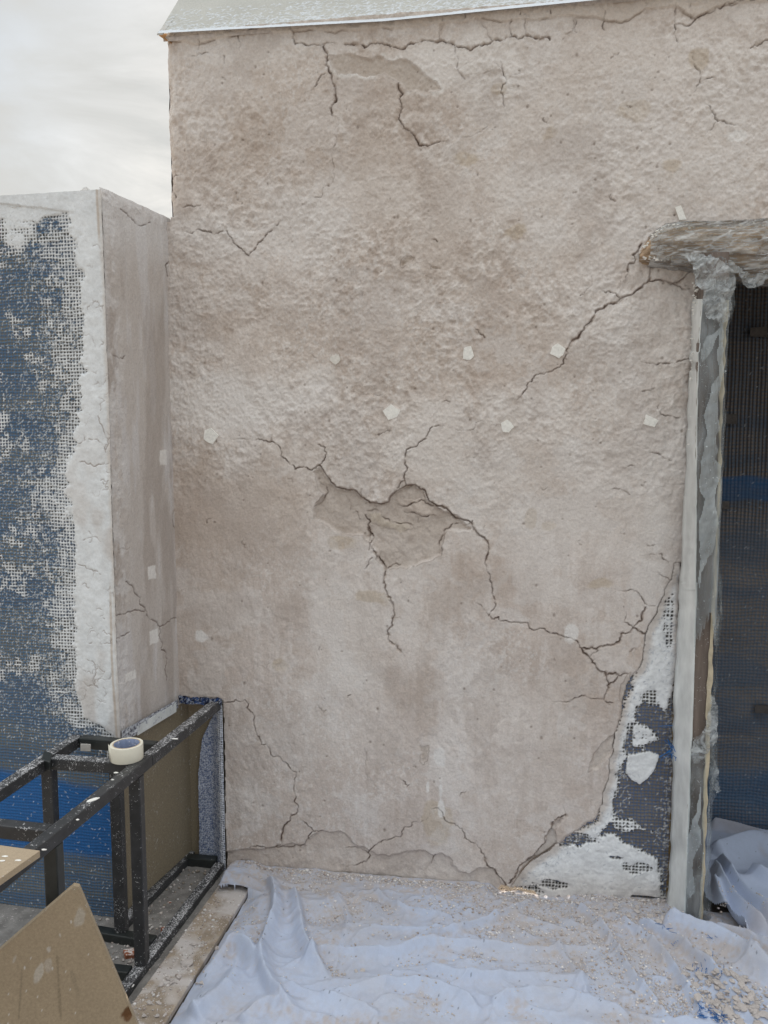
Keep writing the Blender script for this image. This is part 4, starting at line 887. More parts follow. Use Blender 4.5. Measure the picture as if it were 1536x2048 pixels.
for i, y in enumerate(ys):
    a, b, c = sect(y); wob = .003 * (vn(np.array(y * .02), np.array(1.), 3) - .5); z = b[2]
    ring_ = [np.array([a[0], .03, z]), np.array([a[0], -.015, z]), np.array([b[0] - .001, YF + .008, z]), np.array([b[0] + .006, YF, z]), np.array([(b[0] + c[0]) / 2, YF - .002 + wob, z]), np.array([c[0] - .006, YF, z]), np.array([c[0], YF + .01, z]), np.array([c[0] + .003, -.03, z]), np.array([c[0], .03, z])]
    v += ring_
k = 9
for i in range(len(ys) - 1):
    for j in range(k): f.append((i * k + j, (i + 1) * k + j, (i + 1) * k + (j + 1) % k, i * k + (j + 1) % k))
f.append(tuple(range(k))); f.append(tuple((len(ys) - 1) * k + j for j in reversed(range(k))))
poly_obj('post_body', v, f, M_WOOD, dp)
def ribbon(name, fa, fb, y0, y1, mat, parent, nu=8, nv=200, off=0.0, amp=.0015, seed=0, th=.0012, sc=(12, 20), cutv=0.0):
    yy = np.linspace(y0, y1, nv); P = np.zeros((nv, nu, 3)); D = np.zeros((nv, nu, 3))
    for i, y in enumerate(yy):
        a = fa(y); b = fb(y)
        d = b - a; n = np.cross(d, (0, 0, 1)); n /= np.linalg.norm(n) + 1e-9
        if n[1] > 0: n = -n
        for j in range(nu):
            t = j / (nu - 1); P[i, j] = a + d * t; D[i, j] = n
    uu, vv2 = np.meshgrid(np.linspace(0, 1, nu), np.linspace(0, 1, nv))
    bumpy = amp * (2 * fbm(uu * sc[0] * .3, vv2 * sc[1], 4, seed) - 1) + off
    P += D * bumpy[..., None]
    me = grid_mesh(name, P[::-1], mask=(vv2 < 1 - cutv * fbm(uu * 5, uu * 0, 3, seed))[::-1] if cutv else None); o = link(name, me, mat, parent)
    if th: s = o.modifiers.new('solid', 'SOLIDIFY'); s.thickness = th
    return o
ej = lambda y, s: 1.6 * (float(vn(np.array(y * .05), np.array(2.), s)) - .5) * 2
# pale tape down the left side, in three overlapping lengths
def side_t(o, ex=0):
    return (lambda y: onY(col_(y, 1) - 1 + ej(y, 1), y, -.018) + np.array([-o, 0, 0]), lambda y: onY(col_(y, 2) + ex + ej(y, 2) * .5, y, YF - .002 - o))
for (y0, y1, o_, ex, s) in [(598, 1000, .002, 0, 1), (992, 1180, .0035, 0, 2), (1165, 1842, .005, 2, 3)]:
    fa2, fb2 = side_t(o_, ex); ribbon('pale_tape', fa2, fb2, y0, y1, M_TAPE_P, dp, off=.001, amp=.0018, seed=s, sc=(8, 14))
ribbon('cream_tape', lambda y: onY(col_(y, 3) + ej(y, 5) * 1.2 + 1, y, YF - .005), lambda y: onY(col_(y, 4) + ej(y, 6) * 1.4 - 1, y, YF - .005), 600, 1868, M_TAPE_C, dp, nu=5, amp=.003, seed=4, sc=(6, 30))
# clear film over the face, bulging past the right side
ribbon('plastic_film', lambda y: onY(col_(y, 2) - 1, y, YF - .008), lambda y: onY(col_(y, 4) + 2, y, YF - .010), 560, 1350, M_FILM_M, dp, nu=30, nv=520, off=.003, amp=.006, seed=7, th=0, sc=(5, 9), cutv=.22)
ribbon('plastic_film', lambda y: onY(col_(y, 2) - 1, y, YF - .006), lambda y: onY(col_(y, 3) + 4, y, YF - .008), 1480, 1860, M_FILM, dp, nu=20, nv=200, off=.004, amp=.006, seed=9, th=0, sc=(6, 5))
bulge = lambda y: np.interp(y, [560, 600, 660, 720, 900, 1100, 1250, 1300, 1400, 1500, 1560, 1600, 1660, 1740, 1800, 1870], [6, 8, 2, 2, 2, 3, 12, 6, 6, 14, 22, 8, 6, 8, 14, 16])
ribbon('plastic_edge', lambda y: onY(col_(y, 4), y, YF - .003), lambda y: onY(col_(y, 4) + bulge(y) + ej(y, 8) * 2, y, YF + .05), 562, 1880, M_FILM, dp, nu=14, nv=420, off=.002, amp=.006, seed=3, th=0, sc=(9, 30))
# crumpled collar under the beam
def crumple(name, outline, yw, mat, parent, seed=0, amp=.02, step=3, bulge=.0):
    xs = [p[0] for p in outline]; yy = [p[1] for p in outline]
    x0, x1, y0, y1 = min(xs), max(xs), min(yy), max(yy)
    gx, gy = np.meshgrid(np.arange(x0, x1 + step, step), np.arange(y0, y1 + step, step))
    J = jag(outline + [outline[0]], 3, .10, seed); ins = np.zeros(gx.shape, bool)
    for a, b in zip(J[:-1], J[1:]):
        if a[1] == b[1]: continue
        ins ^= ((a[1] > gy) != (b[1] > gy)) & (gx < (b[0] - a[0]) * (gy - a[1]) / (b[1] - a[1]) + a[0])
    rd = 1 - np.abs(2 * fbm(gx / 26 + gy / 50, gy / 34, 4, seed) - 1) * 2
    dep = yw - amp * rd - bulge * np.sin(np.pi * np.clip((gx - x0) / (x1 - x0), 0, 1))
    P = np.zeros(gx.shape + (3,))
    for i in range(gx.shape[0]):
        for j in range(gx.shape[1]): P[i, j] = onY(gx[i, j], gy[i, j], dep[i, j])
    return link(name, grid_mesh(name, P[::-1], mask=(ins & np.roll(ins, -1, 0))[::-1]), mat, parent)
crumple('plastic_collar', [(1380, 528), (1400, 516), (1440, 520), (1466, 540), (1472, 560), (1466, 590), (1458, 640), (1440, 648), (1415, 640), (1404, 600), (1392, 575)], YF - .012, M_FILM_D, dp, 3, .018, 2, .012)
M_FILM_W = film_mat('folded_film', 0.26, 0.30, 8, (1, 1, .3), (.80, .88, .93, 1))
for pl_, sd_ in [([(1446, 640), (1447, 700), (1440, 860), (1432, 980), (1414, 1120), (1398, 1180), (1396, 1060), (1402, 940), (1418, 800), (1434, 700)], 31), ([(1404, 690), (1440, 640), (1446, 650), (1412, 720), (1402, 730)], 32), ([(1384, 1640), (1402, 1560), (1402, 1680), (1380, 1800), (1374, 1790)], 33)]:
    crumple('film_fold', pl_, YF - .017, M_FILM_W, dp, sd_, .003, 2)
crumple('torn_plastic', [(1418, 1480), (1428, 1520), (1432, 1560), (1442, 1585), (1432, 1590), (1424, 1580), (1412, 1560), (1408, 1510)], YF + .03, M_FILM_D, dp, 5, .012, 2)
crumple('torn_plastic', [(1412, 1250), (1430, 1262), (1440, 1280), (1424, 1278), (1415, 1300)], YF + .02, M_FILM_D, dp, 6, .008, 2)
crumple('torn_plastic', [(1418, 1385), (1432, 1410), (1436, 1450), (1428, 1490), (1405, 1520), (1385, 1530), (1380, 1500), (1400, 1470), (1412, 1440)], YF - .012, M_FILM_D, dp, 8, .010, 2)
# crumbs of plaster clinging to the post head
cr_co = []; cr_q = []
def rock(c, r_, seed, flat=.7):
    rr2 = np.random.default_rng(seed); t = (1 + 5 ** .5) / 2
    V = np.array([(-1, t, 0), (1, t, 0), (-1, -t, 0), (1, -t, 0), (0, -1, t), (0, 1, t), (0, -1, -t), (0, 1, -t), (t, 0, -1), (t, 0, 1), (-t, 0, -1), (-t, 0, 1)]) / 1.9
    Fc = [(0, 11, 5), (0, 5, 1), (0, 1, 7), (0, 7, 10), (0, 10, 11), (1, 5, 9), (5, 11, 4), (11, 10, 2), (10, 7, 6), (7, 1, 8), (3, 9, 4), (3, 4, 2), (3, 2, 6), (3, 6, 8), (3, 8, 9), (4, 9, 5), (2, 4, 11), (6, 2, 10), (8, 6, 7), (9, 8, 1)]
    V = V * (1 + rr2.normal(0, .20, (12, 1))) * np.array([1, rr2.uniform(.6, 1), flat * rr2.uniform(.7, 1)])
    a = rr2.uniform(0, 6.3); ca, sa = math.cos(a), math.sin(a); V = V @ np.array([[ca, sa, 0], [-sa, ca, 0], [0, 0, 1]])
    return V * r_ + np.array(c), Fc
v = []; f = []
for k in range(70):
    y = rng.uniform(528, 625) if k < 45 else rng.uniform(625, 900); p = onY(col_(y, 1) + rng.uniform(-2, 12 if y < 625 else 3), y, -.03 - rng.uniform(0, .05)); V, Fc = rock(p, rng.uniform(.002, .006), k)
    b = len(v); v += list(V); f += [tuple(b + i for i in q) for q in Fc]
poly_obj('plaster_crumbs', v, f, M_PAD, dp)['kind'] = 'stuff'

# ================================================================== LINTEL
lt = empty('lintel_beam', (.7, -.06, 2.2)); tag(lt, 'rough timber lintel with a pointed end, wrapped in torn plastic', 'beam')
LX = [1284, 1290, 1300, 1315, 1332, 1360, 1380, 1420, 1460, 1500, 1540, 1600, 1700, 1900]
LTp = [500, 488, 474, 460, 451, 450, 450, 450, 449, 447, 444, 442, 438, 430]; LBt = [514, 519, 520, 521, 522, 524, 526, 534, 545, 552, 556, 560, 566, 575]
def lintel(extra, nx, nt_, x0, noise, seed):
    xs_ = np.linspace(x0, 1890, nx); P = np.zeros((nt_, nx, 3))
    for j, x in enumerate(xs_):
        tz_ = onY(x, np.interp(x, LX, LTp), -.05); bz_ = onY(x, np.interp(x, LX, LBt), -.07); mz = (tz_[2] + bz_[2]) / 2; hf = (tz_[2] - bz_[2]) / 2 + extra
        dep = .105 * np.interp(x, [1284, 1320, 1400], [.35, .8, 1]) + extra
        for i in range(nt_):
            th_ = math.pi * (i / (nt_ - 1)); s_ = math.sin(th_) ** .55; c_ = math.copysign(abs(math.cos(th_)) ** .75, math.cos(th_))
            P[i, j] = (tz_[0] * .5 + bz_[0] * .5, .02 - dep * s_, mz + hf * c_)
    I, J = np.meshgrid(np.linspace(0, 1, nx), np.linspace(0, 1, nt_))
    n = noise(I, J); P[..., 1] -= n; P[..., 2] += n * .4 * np.cos(np.pi * J)
    return P
PW = lintel(0, 260, 60, 1284, lambda I, J: .007 * (2 * fbm(I * 3, J * 11, 4, 2) - 1) + .004 * (2 * fbm(I * 10, J * 30, 2, 5) - 1) - .004 * ss(.03, .0, np.abs((J * 5.3) % 1 - .5)) , 1)
link('beam_timber', grid_mesh('beam_timber', PW[::-1]), M_BEAM, lt)
fan = lambda I, J: .004 + .015 * (1 - np.abs(2 * fbm((I * 9 + (1 - J) * 3.2), (J * 13 + I * 16), 3, 4) - 1) * 2) * ss(0, .12, I) + .004 * fbm(I * 40, J * 20, 2, 6)
PW = lintel(.006, 420, 90, 1302, fan, 1)
M_FILM_B = film_mat('beam_film', 0.10, 0.60, 30, (0.30, 1, 2.4), (.82, .85, .87, 1), .43, .62)
link('plastic_wrap', grid_mesh('plastic_wrap', PW[::-1]), M_FILM_B, lt)
crumple('torn_flap', [(1476, 542), (1500, 548), (1536, 545), (1560, 548), (1530, 562), (1520, 575), (1500, 580), (1486, 572), (1480, 556)], -.085, M_FILM_D, lt, 4, .010, 2)
crumple('torn_flap', [(1350, 512), (1390, 506), (1430, 508), (1470, 530), (1490, 548), (1460, 548), (1420, 540), (1385, 530)], -.105, M_FILM_D, lt, 7, .014, 2, .01)
v = []; f = []
for k in range(150):
    x = rng.uniform(1286, 1400) if k < 120 else rng.uniform(1300, 1536)
    t_ = rng.random(); yy_ = np.interp(x, LX, LTp) + (rng.uniform(-1, 9) if t_ < .6 else (np.interp(x, LX, LBt) - np.interp(x, LX, LTp)) * rng.uniform(.85, 1.0))
    p = onY(x, yy_, -.045 - rng.uniform(0, .03)); V, Fc = rock(p, rng.uniform(.0015, .0055), k + 900); b = len(v); v += list(V); f += [tuple(b + i for i in q) for q in Fc]
poly_obj('plaster_crumbs', v, f, M_PAD, lt)['kind'] = 'stuff'

# ================================================================== PADS ON THE WALL
def wall_h(x, z):
    i = int(np.clip((x - W.us[0]) / W.st, 0, len(W.us) - 1)); j = int(np.clip((z - W.vs[0]) / W.st, 0, len(W.vs) - 1)); return float(W.h[j, i])
pads = [([(412, 861), (424, 856), (440, 871), (428, 888), (410, 878)], M_PAD, 'white pad at the left end of the lower row, nearest the pier'),
        ([(664, 712), (678, 709), (682, 720), (672, 730), (660, 720)], M_PADG, 'small faded pad at the left end of the upper row'),
        ([(928, 696), (942, 692), (948, 712), (940, 720), (926, 718)], M_PAD, 'pale pad in the middle of the upper row'),
        ([(1104, 694), (1116, 687), (1131, 698), (1126, 710), (1118, 717), (1100, 708)], M_PAD, 'white pad beside the long crack that runs down from the lintel'),
        ([(766, 822), (783, 809), (801, 820), (794, 834), (778, 840)], M_PAD, 'ragged white pad above the peeled hole in mid wall'),
        ([(1002, 846), (1014, 839), (1028, 854), (1018, 865), (1006, 864)], M_PAD, 'white diamond pad in the lower row between centre and post'),
        ([(1291, 829), (1316, 841), (1308, 854), (1286, 848)], M_PAD, 'white pad closest to the taped door post'),
        ([(1374, 1), (1374, 1), (1374, 1)], None, '')]
for pts, mt, lab in pads:
    if mt is None: continue
    pts = jag(pts + [pts[0]], 1, .05, int(pts[0][0]))[:-1]; P3 = [onY(*q) for q in pts]; hh = max(wall_h(q[0], q[2]) for q in P3) + .001
    b = [np.array([q[0], -hh, q[2]]) for q in P3]
    c_ = np.mean(b, 0); h2 = wall_h(c_[0], c_[2])
    o = prism('wall_pad', [np.array([q[0], -(h2 - .004), q[2]]) for q in P3], (0, -.008, 0), mt, None)
    tag(o, lab, 'pad', 'small white pads stuck on the wall')
P3 = [onY(*q) for q in [(1349, 416), (1361, 412), (1372, 440), (1358, 441)]]
hh = .014
o = prism('tape_piece', [np.array([q[0], -(wall_h(q[0], q[2]) - .001), q[2]]) for q in P3], (0, -.005, 0), M_PAD, None); tag(o, 'short pale piece of tape on the wall above the lintel end', 'tape')
# blue plastic tie on the netting
tie = empty('netting_tie', tuple(onY(1343, 1503, -.03))); tag(tie, 'tuft of bright blue netting cord beside the post', 'cord')
v = []; f = []
def strand(p, q, r_=.0011):
    d = q - p; d /= np.linalg.norm(d); s = np.cross(d, (0, 1, .3)); s /= np.linalg.norm(s); t = np.cross(d, s); b = len(v)
    for c0 in (p, q):
        for a in (0, 2.1, 4.2): v.append(c0 + (s * math.cos(a) + t * math.sin(a)) * r_)
    for i in range(3): f.append((b + i, b + (i + 1) % 3, b + 3 + (i + 1) % 3, b + 3 + i))
for k in range(26):
    c0 = onY(1343 + rng.normal() * 3, 1502 + rng.normal() * 8, -.02 - rng.random() * .012); strand(c0, c0 + rng.normal(0, .011, 3))
tie_m = poly_obj('cord_tuft', v, f, M_BLUE, tie)
for a_, b_ in (((1318, 1516), (1345, 1497)), ((1322, 1520), (1343, 1505)), ((1318, 1452), (1350, 1451))):
    v, f = [], []; strand(onY(*a_, -.015), onY(*b_, -.02)); poly_obj('cord', v, f, M_BLUE, tie)

# ================================================================== DROP CLOTHS
class FloorGrid:
    def __init__(s, x0, x1, y0, y1, st):
        s.xs = np.arange(x0, x1, st); s.ys = np.arange(y0, y1, st); s.st = st; s.X, s.Y = np.meshgrid(s.xs, s.ys); s.h = np.zeros_like(s.X)
    def px(s, L_): return np.array([onZ(*q)[:2] for q in L_])
    def ridge(s, L_, w_, amp, sharp=.5, asym=0):
        P = s.px(L_)
        # smooth the line
        for _ in range(3):
            Q = [P[0]]
            for a, b in zip(P[:-1], P[1:]): Q += [a * .75 + b * .25, a * .25 + b * .75]
            Q.append(P[-1]); P = np.array(Q)
        D = np.full(s.X.shape, 9.0); Sg = np.zeros_like(D); Tt = np.zeros_like(D); n = len(P) - 1
        for i, (a, b) in enumerate(zip(P[:-1], P[1:])):
            d = b - a; x = s.X - a[0]; y = s.Y - a[1]; t = np.clip((x * d[0] + y * d[1]) / max(d @ d, 1e-9), 0, 1)
            dd = np.hypot(x - t * d[0], y - t * d[1]); m = dd < D; D[m] = dd[m]; Tt[m] = ((i + t) / n)[m]; Sg[m] = ((x * d[1] - y * d[0]) / np.hypot(*d))[m]
        wv = w_ * (1 + asym * np.tanh(Sg / (w_ * .5)))
        sharp = sharp * .55; prof = (1 - sharp) * np.exp(-(D / wv) ** 2) + sharp * np.exp(-D / (wv * .6))
        taper = ss(-.02, .18, Tt) * ss(1.02, .75, Tt)
        s.h += 1.4 * amp * prof * (.06 + .94 * taper)
    def at(s, x, y):
        i = int(np.clip((x - s.xs[0]) / s.st, 0, len(s.xs) - 1)); j = int(np.clip((y - s.ys[0]) / s.st, 0, len(s.ys) - 1)); return float(s.h[j, i])
G = FloorGrid(-.975, 1.05, -1.05, .012, .0034)
gx, gy = G.X, G.Y
wx = gx + .10 * (fbm(gx * 3, gy * 3, 2, 1) - .5); wy = gy + .10 * (fbm(gx * 3, gy * 3, 2, 4) - .5)
G.h = .012 + .012 * fbm(wx * 4, wy * 7, 3, 2) + .011 * (1 - np.abs(2 * fbm(wx * 3.4, wy * 7, 3, 5) - 1) * 2) + .007 * (1 - np.abs(2 * fbm(wy * 6 + wx * 5, wx * 4 - wy * 3, 3, 8) - 1) * 2) + .0015 * fbm(gx * 60, gy * 60, 2, 1) + .006 * fbm(wx * 16, wy * 22, 3, 7)
for a in [([(536, 1775), (548, 1800), (552, 1850), (530, 1900), (520, 1960), (540, 2010), (600, 2060)], .020, .034, .45, -.4),
          ([(585, 1800), (598, 1850), (606, 1900), (618, 1935), (655, 1975)], .020, .030, .4, .3),
          ([(600, 1955), (640, 1930), (700, 1923), (780, 1932), (830, 1918), (900, 1912), (1000, 1922), (1080, 1926), (1180, 1915)], .015, .020, .4, .3),
          ([(830, 1905), (900, 1888), (980, 1862), (1040, 1840), (1072, 1815)], .013, .018, .5, 0),
          ([(745, 1795), (785, 1826), (840, 1846), (905, 1858)], .012, .014, .5, 0),
          ([(395, 1975), (430, 1945), (465, 1915), (500, 1935), (518, 1965)], .026, .040, .35, 0),
          ([(380, 2060), (440, 2020), (480, 1960)], .03, .025, .3, 0), ([(480, 2070), (530, 2030), (560, 2045)], .02, .02, .3, 0),
          ([(640, 2020), (760, 1995), (860, 1990), (930, 2020), (960, 2060)], .02, .018, .5, .2), ([(850, 1960), (960, 1985), (1060, 1975), (1180, 1990)], .018, .014, .4, 0),
          ([(980, 2035), (1080, 2010), (1180, 2025), (1260, 2060)], .018, .018, .4, .2), ([(700, 1870), (820, 1885), (900, 1880)], .012, .008, .3, 0),
          ([(1140, 1822), (1190, 1862), (1225, 1905), (1250, 1955), (1300, 2015), (1335, 2060)], .014, .022, .55, .2),
          ([(1215, 1845), (1275, 1890), (1325, 1930), (1362, 1985), (1400, 2040), (1420, 2070)], .013, .022, .55, .2),
          ([(1275, 1868), (1340, 1905), (1395, 1945), (1450, 1992), (1510, 2040)], .016, .028, .5, -.2),
          ([(1330, 1862), (1375, 1880), (1440, 1905), (1500, 1940), (1560, 1990)], .030, .040, .35, .2),
          ([(1425, 1880), (1470, 1895), (1520, 1918), (1580, 1950)], .020, .030, .4, 0),
          ([(1100, 1900), (1150, 1960), (1180, 2030)], .012, .010, .4, 0), ([(1440, 1990), (1475, 2030), (1500, 2060)], .014, .022, .5, 0),
          ([(670, 1812), (700, 1850), (690, 1900)], .014, .010, .3, 0), ([(560, 1985), (600, 2010), (700, 2030), (760, 2060)], .016, .014, .5, .3)]:
    G.ridge(*a)
near = ss(-.13, -.01, gy)
G.h = G.h * (1 - .55 * near) + near * .014 + .006 * near * fbm(gx * 40, gy * 40, 3, 6)
# sun gap: the floor stays low there
gp = ss(gap_u0 - .02, gap_u0 + .03, gx) * ss(gap_u1 + .02, gap_u1 - .03, gx) * ss(-.06, -.02, gy); G.h = G.h * (1 - gp) + gp * (.004 + .014 * fbm(gx * 50, gy * 50, 3, 2))
# cloth stays out of the post and off the plank
cl = np.array([.47, .535, .68], np.float32)
CG = np.ones(gx.shape + (3,), np.float32) * cl * (.95 + .1 * fbm(gx * 3, gy * 3, 3, 7))[..., None]
dust = fbm(gx * 7, gy * 9, 5, 8, .6); slope = G.h - .5 * 0
dust = dust + .05 * ss(.0, .35, gx) * ss(.6, .4, gx * .0)
dd = ss(.0, -.30, gy)                                       # far from the wall -> 1
amt = np.clip(ss(.46 + .09 * dd, .62 + .08 * dd, dust) * (1 - .45 * dd) + .85 * ss(-.10, -.005, gy + .05 * (dust - .5)) + .35 * ss(-.25, -.05, gy), 0, .92)
def bblur(a, r_):
    for ax in (0, 1):
        p_ = np.pad(a, [(r_ + 1, r_) if k_ == ax else (0, 0) for k_ in (0, 1)], mode='edge'); c_ = np.cumsum(p_, ax)
        a = (np.take(c_, range(2 * r_ + 1, c_.shape[ax]), ax) - np.take(c_, range(0, c_.shape[ax] - 2 * r_ - 1), ax)) / (2 * r_ + 1)
    return a
valley = ss(-.0035, .0035, bblur(bblur(G.h, 7), 7) - G.h + .004 * (fbm(gx * 30, gy * 30, 3, 5) - .5)); amt = np.clip(amt + valley * (.15 + .35 * ss(-.45, -.1, gy)) * ss(.35, .6, dust + .12), 0, .92)
lowlow = ss(-.5, .9, valley); amt = np.clip(amt * (.35 + .75 * lowlow) + .10, 0, .92)
grain = fbm(gx * 110, gy * 110, 3, 3)
CG = mixc(CG, (.47, .42, .40), .82 * amt * (.55 + .6 * ss(.4, .6, grain))); G.h += amt * .003 * grain; rgf = lambda a_, b_, sd_, pw: (1 - np.abs(2 * fbm(a_, b_, 2, sd_) - 1)) ** pw
G.h += .75 * (.012 * rgf(wx * 4 + wy * 3, wy * 7 - wx * 2, 3, 9) + .010 * rgf(wx * 7 - wy * 4, wy * 8 + wx * 3, 6, 9) + .005 * rgf(wx * 16, wy * 18, 7, 7)) * (1 - .5 * near)
CG = mixc(CG, (.44, .41, .40), ss(.45, .75, fbm(gx * 4, gy * 5, 4, 9)) * .35)
for k in range(240):
    p = np.array([rng.uniform(-.9, 1.0), rng.uniform(-.8, 0)]); r_ = rng.uniform(.001, .0028); i = int((p[0] - G.xs[0]) / G.st); j = int((p[1] - G.ys[0]) / G.st)
    if 0 <= i < len(G.xs) - 1 and 0 <= j < len(G.ys) - 1: CG[j:j + (1 if r_ < .002 else 2), i:i + 1] *= .45
pl_a, pl_b = pk[1], pk[2]
side = (pl_b[0] - pl_a[0]) * (gy - pl_a[1]) - (pl_b[1] - pl_a[1]) * (gx - pl_a[0])
p_c0 = sect(1835)[1]; postm = (gx > sect(1870)[0][0] - .005) & (gx < sect(1870)[2][0] + .05) & (gy > -.145)
mk = (side > .0022) & ~postm
if mk[10, len(G.xs) // 2] == False: mk = (side < -.0022) & ~postm
cor = (gy > -.150 - .02 * vn(gx * 30, gy * 0, 2)) & (gx > -.968); mk = mk | cor
G.h += .012 * ss(-.135, -.10, gy) * ss(-.80, -.86, gx) * ss(.0, -.03, gy - .0) + .012 * cor * ss(-.84, -.88, gx) * ss(-.968, -.955, gx)
jut = np.interp(gx, [-.95, -.87, -.80], [-.02, -.0, .0])
sdp = np.abs(side) / math.hypot(pl_b[0] - pl_a[0], pl_b[1] - pl_a[1]); G.h = np.where(cor, G.h, G.h * (.22 + .78 * ss(.0, .075, sdp)))
GP = np.stack([gx, gy, G.h], -1)
cloth = link('drop_cloth', grid_mesh('drop_cloth', GP, CG, mk & ((gx < .62) | (gy < -.05 + .0 * gx))), M_CLOTH)
tag(cloth, 'wrinkled pale blue drop cloth dusted with plaster along the wall foot', 'drop cloth')
# second cloth bunched in the recess
G2 = FloorGrid(.66, 1.45, -.20, .585, .0036); gx2, gy2 = G2.X, G2.Y
wx2 = gx2 + .12 * (fbm(gx2 * 4, gy2 * 4, 2, 1) - .5); wy2 = gy2 + .12 * (fbm(gx2 * 4, gy2 * 4, 2, 4) - .5)
G2.h = .02 + .035 * fbm(wx2 * 4, wy2 * 5, 3, 2) + .020 * (1 - np.abs(2 * fbm(wx2 * 4, wy2 * 4, 2, 5) - 1) * 2)
for a in [([(1425, 1730), (1470, 1712), (1520, 1700), (1570, 1715)], .045, .042, .3, .2), ([(1420, 1668), (1460, 1672), (1536, 1690), (1600, 1700)], .02, .03, .5, 0), ([(1424, 1770), (1450, 1820), (1490, 1862), (1540, 1900)], .02, .05, .5, .3),
          ([(1424, 1805), (1440, 1850), (1462, 1880), (1500, 1900)], .016, .045, .5, 0), ([(1440, 1740), (1460, 1790), (1500, 1830), (1560, 1870)], .022, .04, .4, 0), ([(1500, 1770), (1530, 1790), (1580, 1800)], .02, .03, .4, 0)]:
    G2.ridge(*a)
C2_ = np.ones(gx2.shape + (3,), np.float32) * np.array([.46, .525, .67], np.float32); C2_ = mixc(C2_, (.40, .36, .36), ss(.55, .72, fbm(gx2 * 6, gy2 * 6, 4, 3)) * .55)
for k in range(120):
    i = rng.integers(0, len(G2.xs) - 1); j = rng.integers(0, len(G2.ys) - 1); C2_[j, i] *= .45
c2m = gx2 > np.interp(gy2, [-.2, -.06, .0, .6], [.80, .725, .71, .66]) + .012 * (vn(gy2 * 20, gy2 * 0, 1) - .5)
cloth2 = link('drop_cloth', grid_mesh('drop_cloth_recess', np.stack([gx2, gy2, G2.h], -1), C2_, c2m), M_CLOTH)
tag(cloth2, 'bunched pale blue drop cloth inside the dark recess behind the post', 'drop cloth')

# ================================================================== RUBBLE
def floor_h(x, y):
    if x > .72 and y > -.1: return G2.at(x, y)
    return G.at(x, y)
v = []; f = []; cc_ = []
def scatter(n, fn, r0, r1, cols, seed):
    r = np.random.default_rng(seed)
    for k in range(n):
        x, y, z = fn(r); rad = r0 * (r1 / r0) ** (r.random() ** 2.2)
        V, Fc = rock((x, y, z + rad * .25), rad, int(r.integers(1e6))); b = len(v); v.extend(V); f.extend([tuple(b + i for i in q) for q in Fc])
        c0 = np.array(cols[r.integers(len(cols))]) * r.uniform(.8, 1.15); cc_.extend([c0] * 12)
PK = [(.58, .53, .505), (.54, .485, .455), (.64, .60, .58), (.70, .68, .67), (.45, .385, .35)]
def f_wall(r):
    x = r.uniform(-.93, .64); y = -abs(r.normal(0, .022)) - .002
    if gap_u0 < x < gap_u1: y -= .035
    return x, y, floor_h(x, y)
def f_cloth(r):
    while True:
        x = r.uniform(-.85, .95); y = -r.random() ** 1.5 * .65
        if fbm(np.array(x * 7.), np.array(y * 9.), 5, 8, .6) > .50 - .05 * r.random() and (G.at(x, y) < .035 or r.random() < .2): return x, y, floor_h(x, y)
def f_px(cx, cy, sx_, sy_):
    def g(r):
        p = onZ(cx + r.normal() * sx_, cy + r.normal() * sy_, .02); return p[0], p[1], floor_h(p[0], p[1])
    return g
def f_gap(r): return r.uniform(gap_u0, gap_u1), r.uniform(-.05, .05), .002
scatter(420, f_gap, .002, .008, PK, 44)
scatter(1900, f_wall, .0012, .007, PK, 1); scatter(6500, f_cloth, .0009, .0045, PK, 2)
for q in [(1270, 1850, 40, 12, 300), (1180, 1870, 40, 20, 260), (1250, 1940, 30, 25, 260), (1200, 1920, 60, 40, 400), (1300, 1990, 30, 25, 260), (1430, 1990, 50, 30, 500), (1480, 2030, 50, 25, 600), (1350, 2020, 30, 20, 300), (1110, 1830, 60, 14, 300), (930, 1820, 80, 12, 300), (900, 1830, 40, 14, 120), (670, 1950, 10, 5, 40), (960, 1930, 20, 8, 60), (720, 1830, 60, 12, 120), (1385, 1895, 14, 5, 60), (1020, 1870, 60, 20, 200)]:
    scatter(q[4], f_px(*q[:4]), .0013, .006, PK, q[0])
# on the plank and inside the frame
def f_plank(r):
    s_, t_ = r.random(), r.random() ** .8; p = (pk[0] * (1 - s_) + pk[1] * s_) * (1 - t_) + (pk[3] * (1 - s_) + pk[2] * s_) * t_; return p[0], p[1], pz
scatter(1200, f_plank, .001, .006, PK, 5)
def f_in(r):
    return r.uniform(-1.45, -1.02), r.uniform(-1.0, -.02), .012
scatter(1700, f_in, .0012, .008, PK + [(.3, .26, .22)] * 3, 6)
me = npmesh('rubble', np.array(v), np.array(f), False, np.array(cc_, np.float32))
tag(link('plaster_rubble', me, M_STONE), 'loose crumbs of broken plaster scattered over cloth, plank and floor', 'rubble', kind='stuff')
# larger chunks one can count
src = []
for k in range(7):
    V, Fc = rock((0, 0, 0), 1.0, 300 + k, .5)
    m_e = bpy.data.meshes.new('chunk'); m_e.from_pydata([tuple(a) for a in V], [], Fc); m_e.update(); m_e.materials.append(M_CHUNK); src.append(m_e)
def chunk(px, py, r_, k, label, group, z=None):
    p = onZ(px, py, .02 if z is None else z); zz = floor_h(p[0], p[1]) if z is None else z
    o = bpy.data.objects.new('plaster_chunk', src[k % 7]); COL.objects.link(o); o.location = (p[0], p[1], zz + r_ * .28); o.scale = (r_, r_, r_ * .85)
    o.rotation_euler = (rng.normal() * .2, rng.normal() * .2, rng.uniform(0, 6)); tag(o, label, 'plaster chunk', group); return o
k = 0
for _ in range(110):
    t_ = rng.random(); chunk(1385 + t_ * 135 + rng.normal() * 20, 1962 + t_ * 75 + rng.normal() * 18, rng.uniform(.006, .018), k, 'broken plaster chunk in the heap at the lower right corner', 'chunks in the corner heap'); k += 1
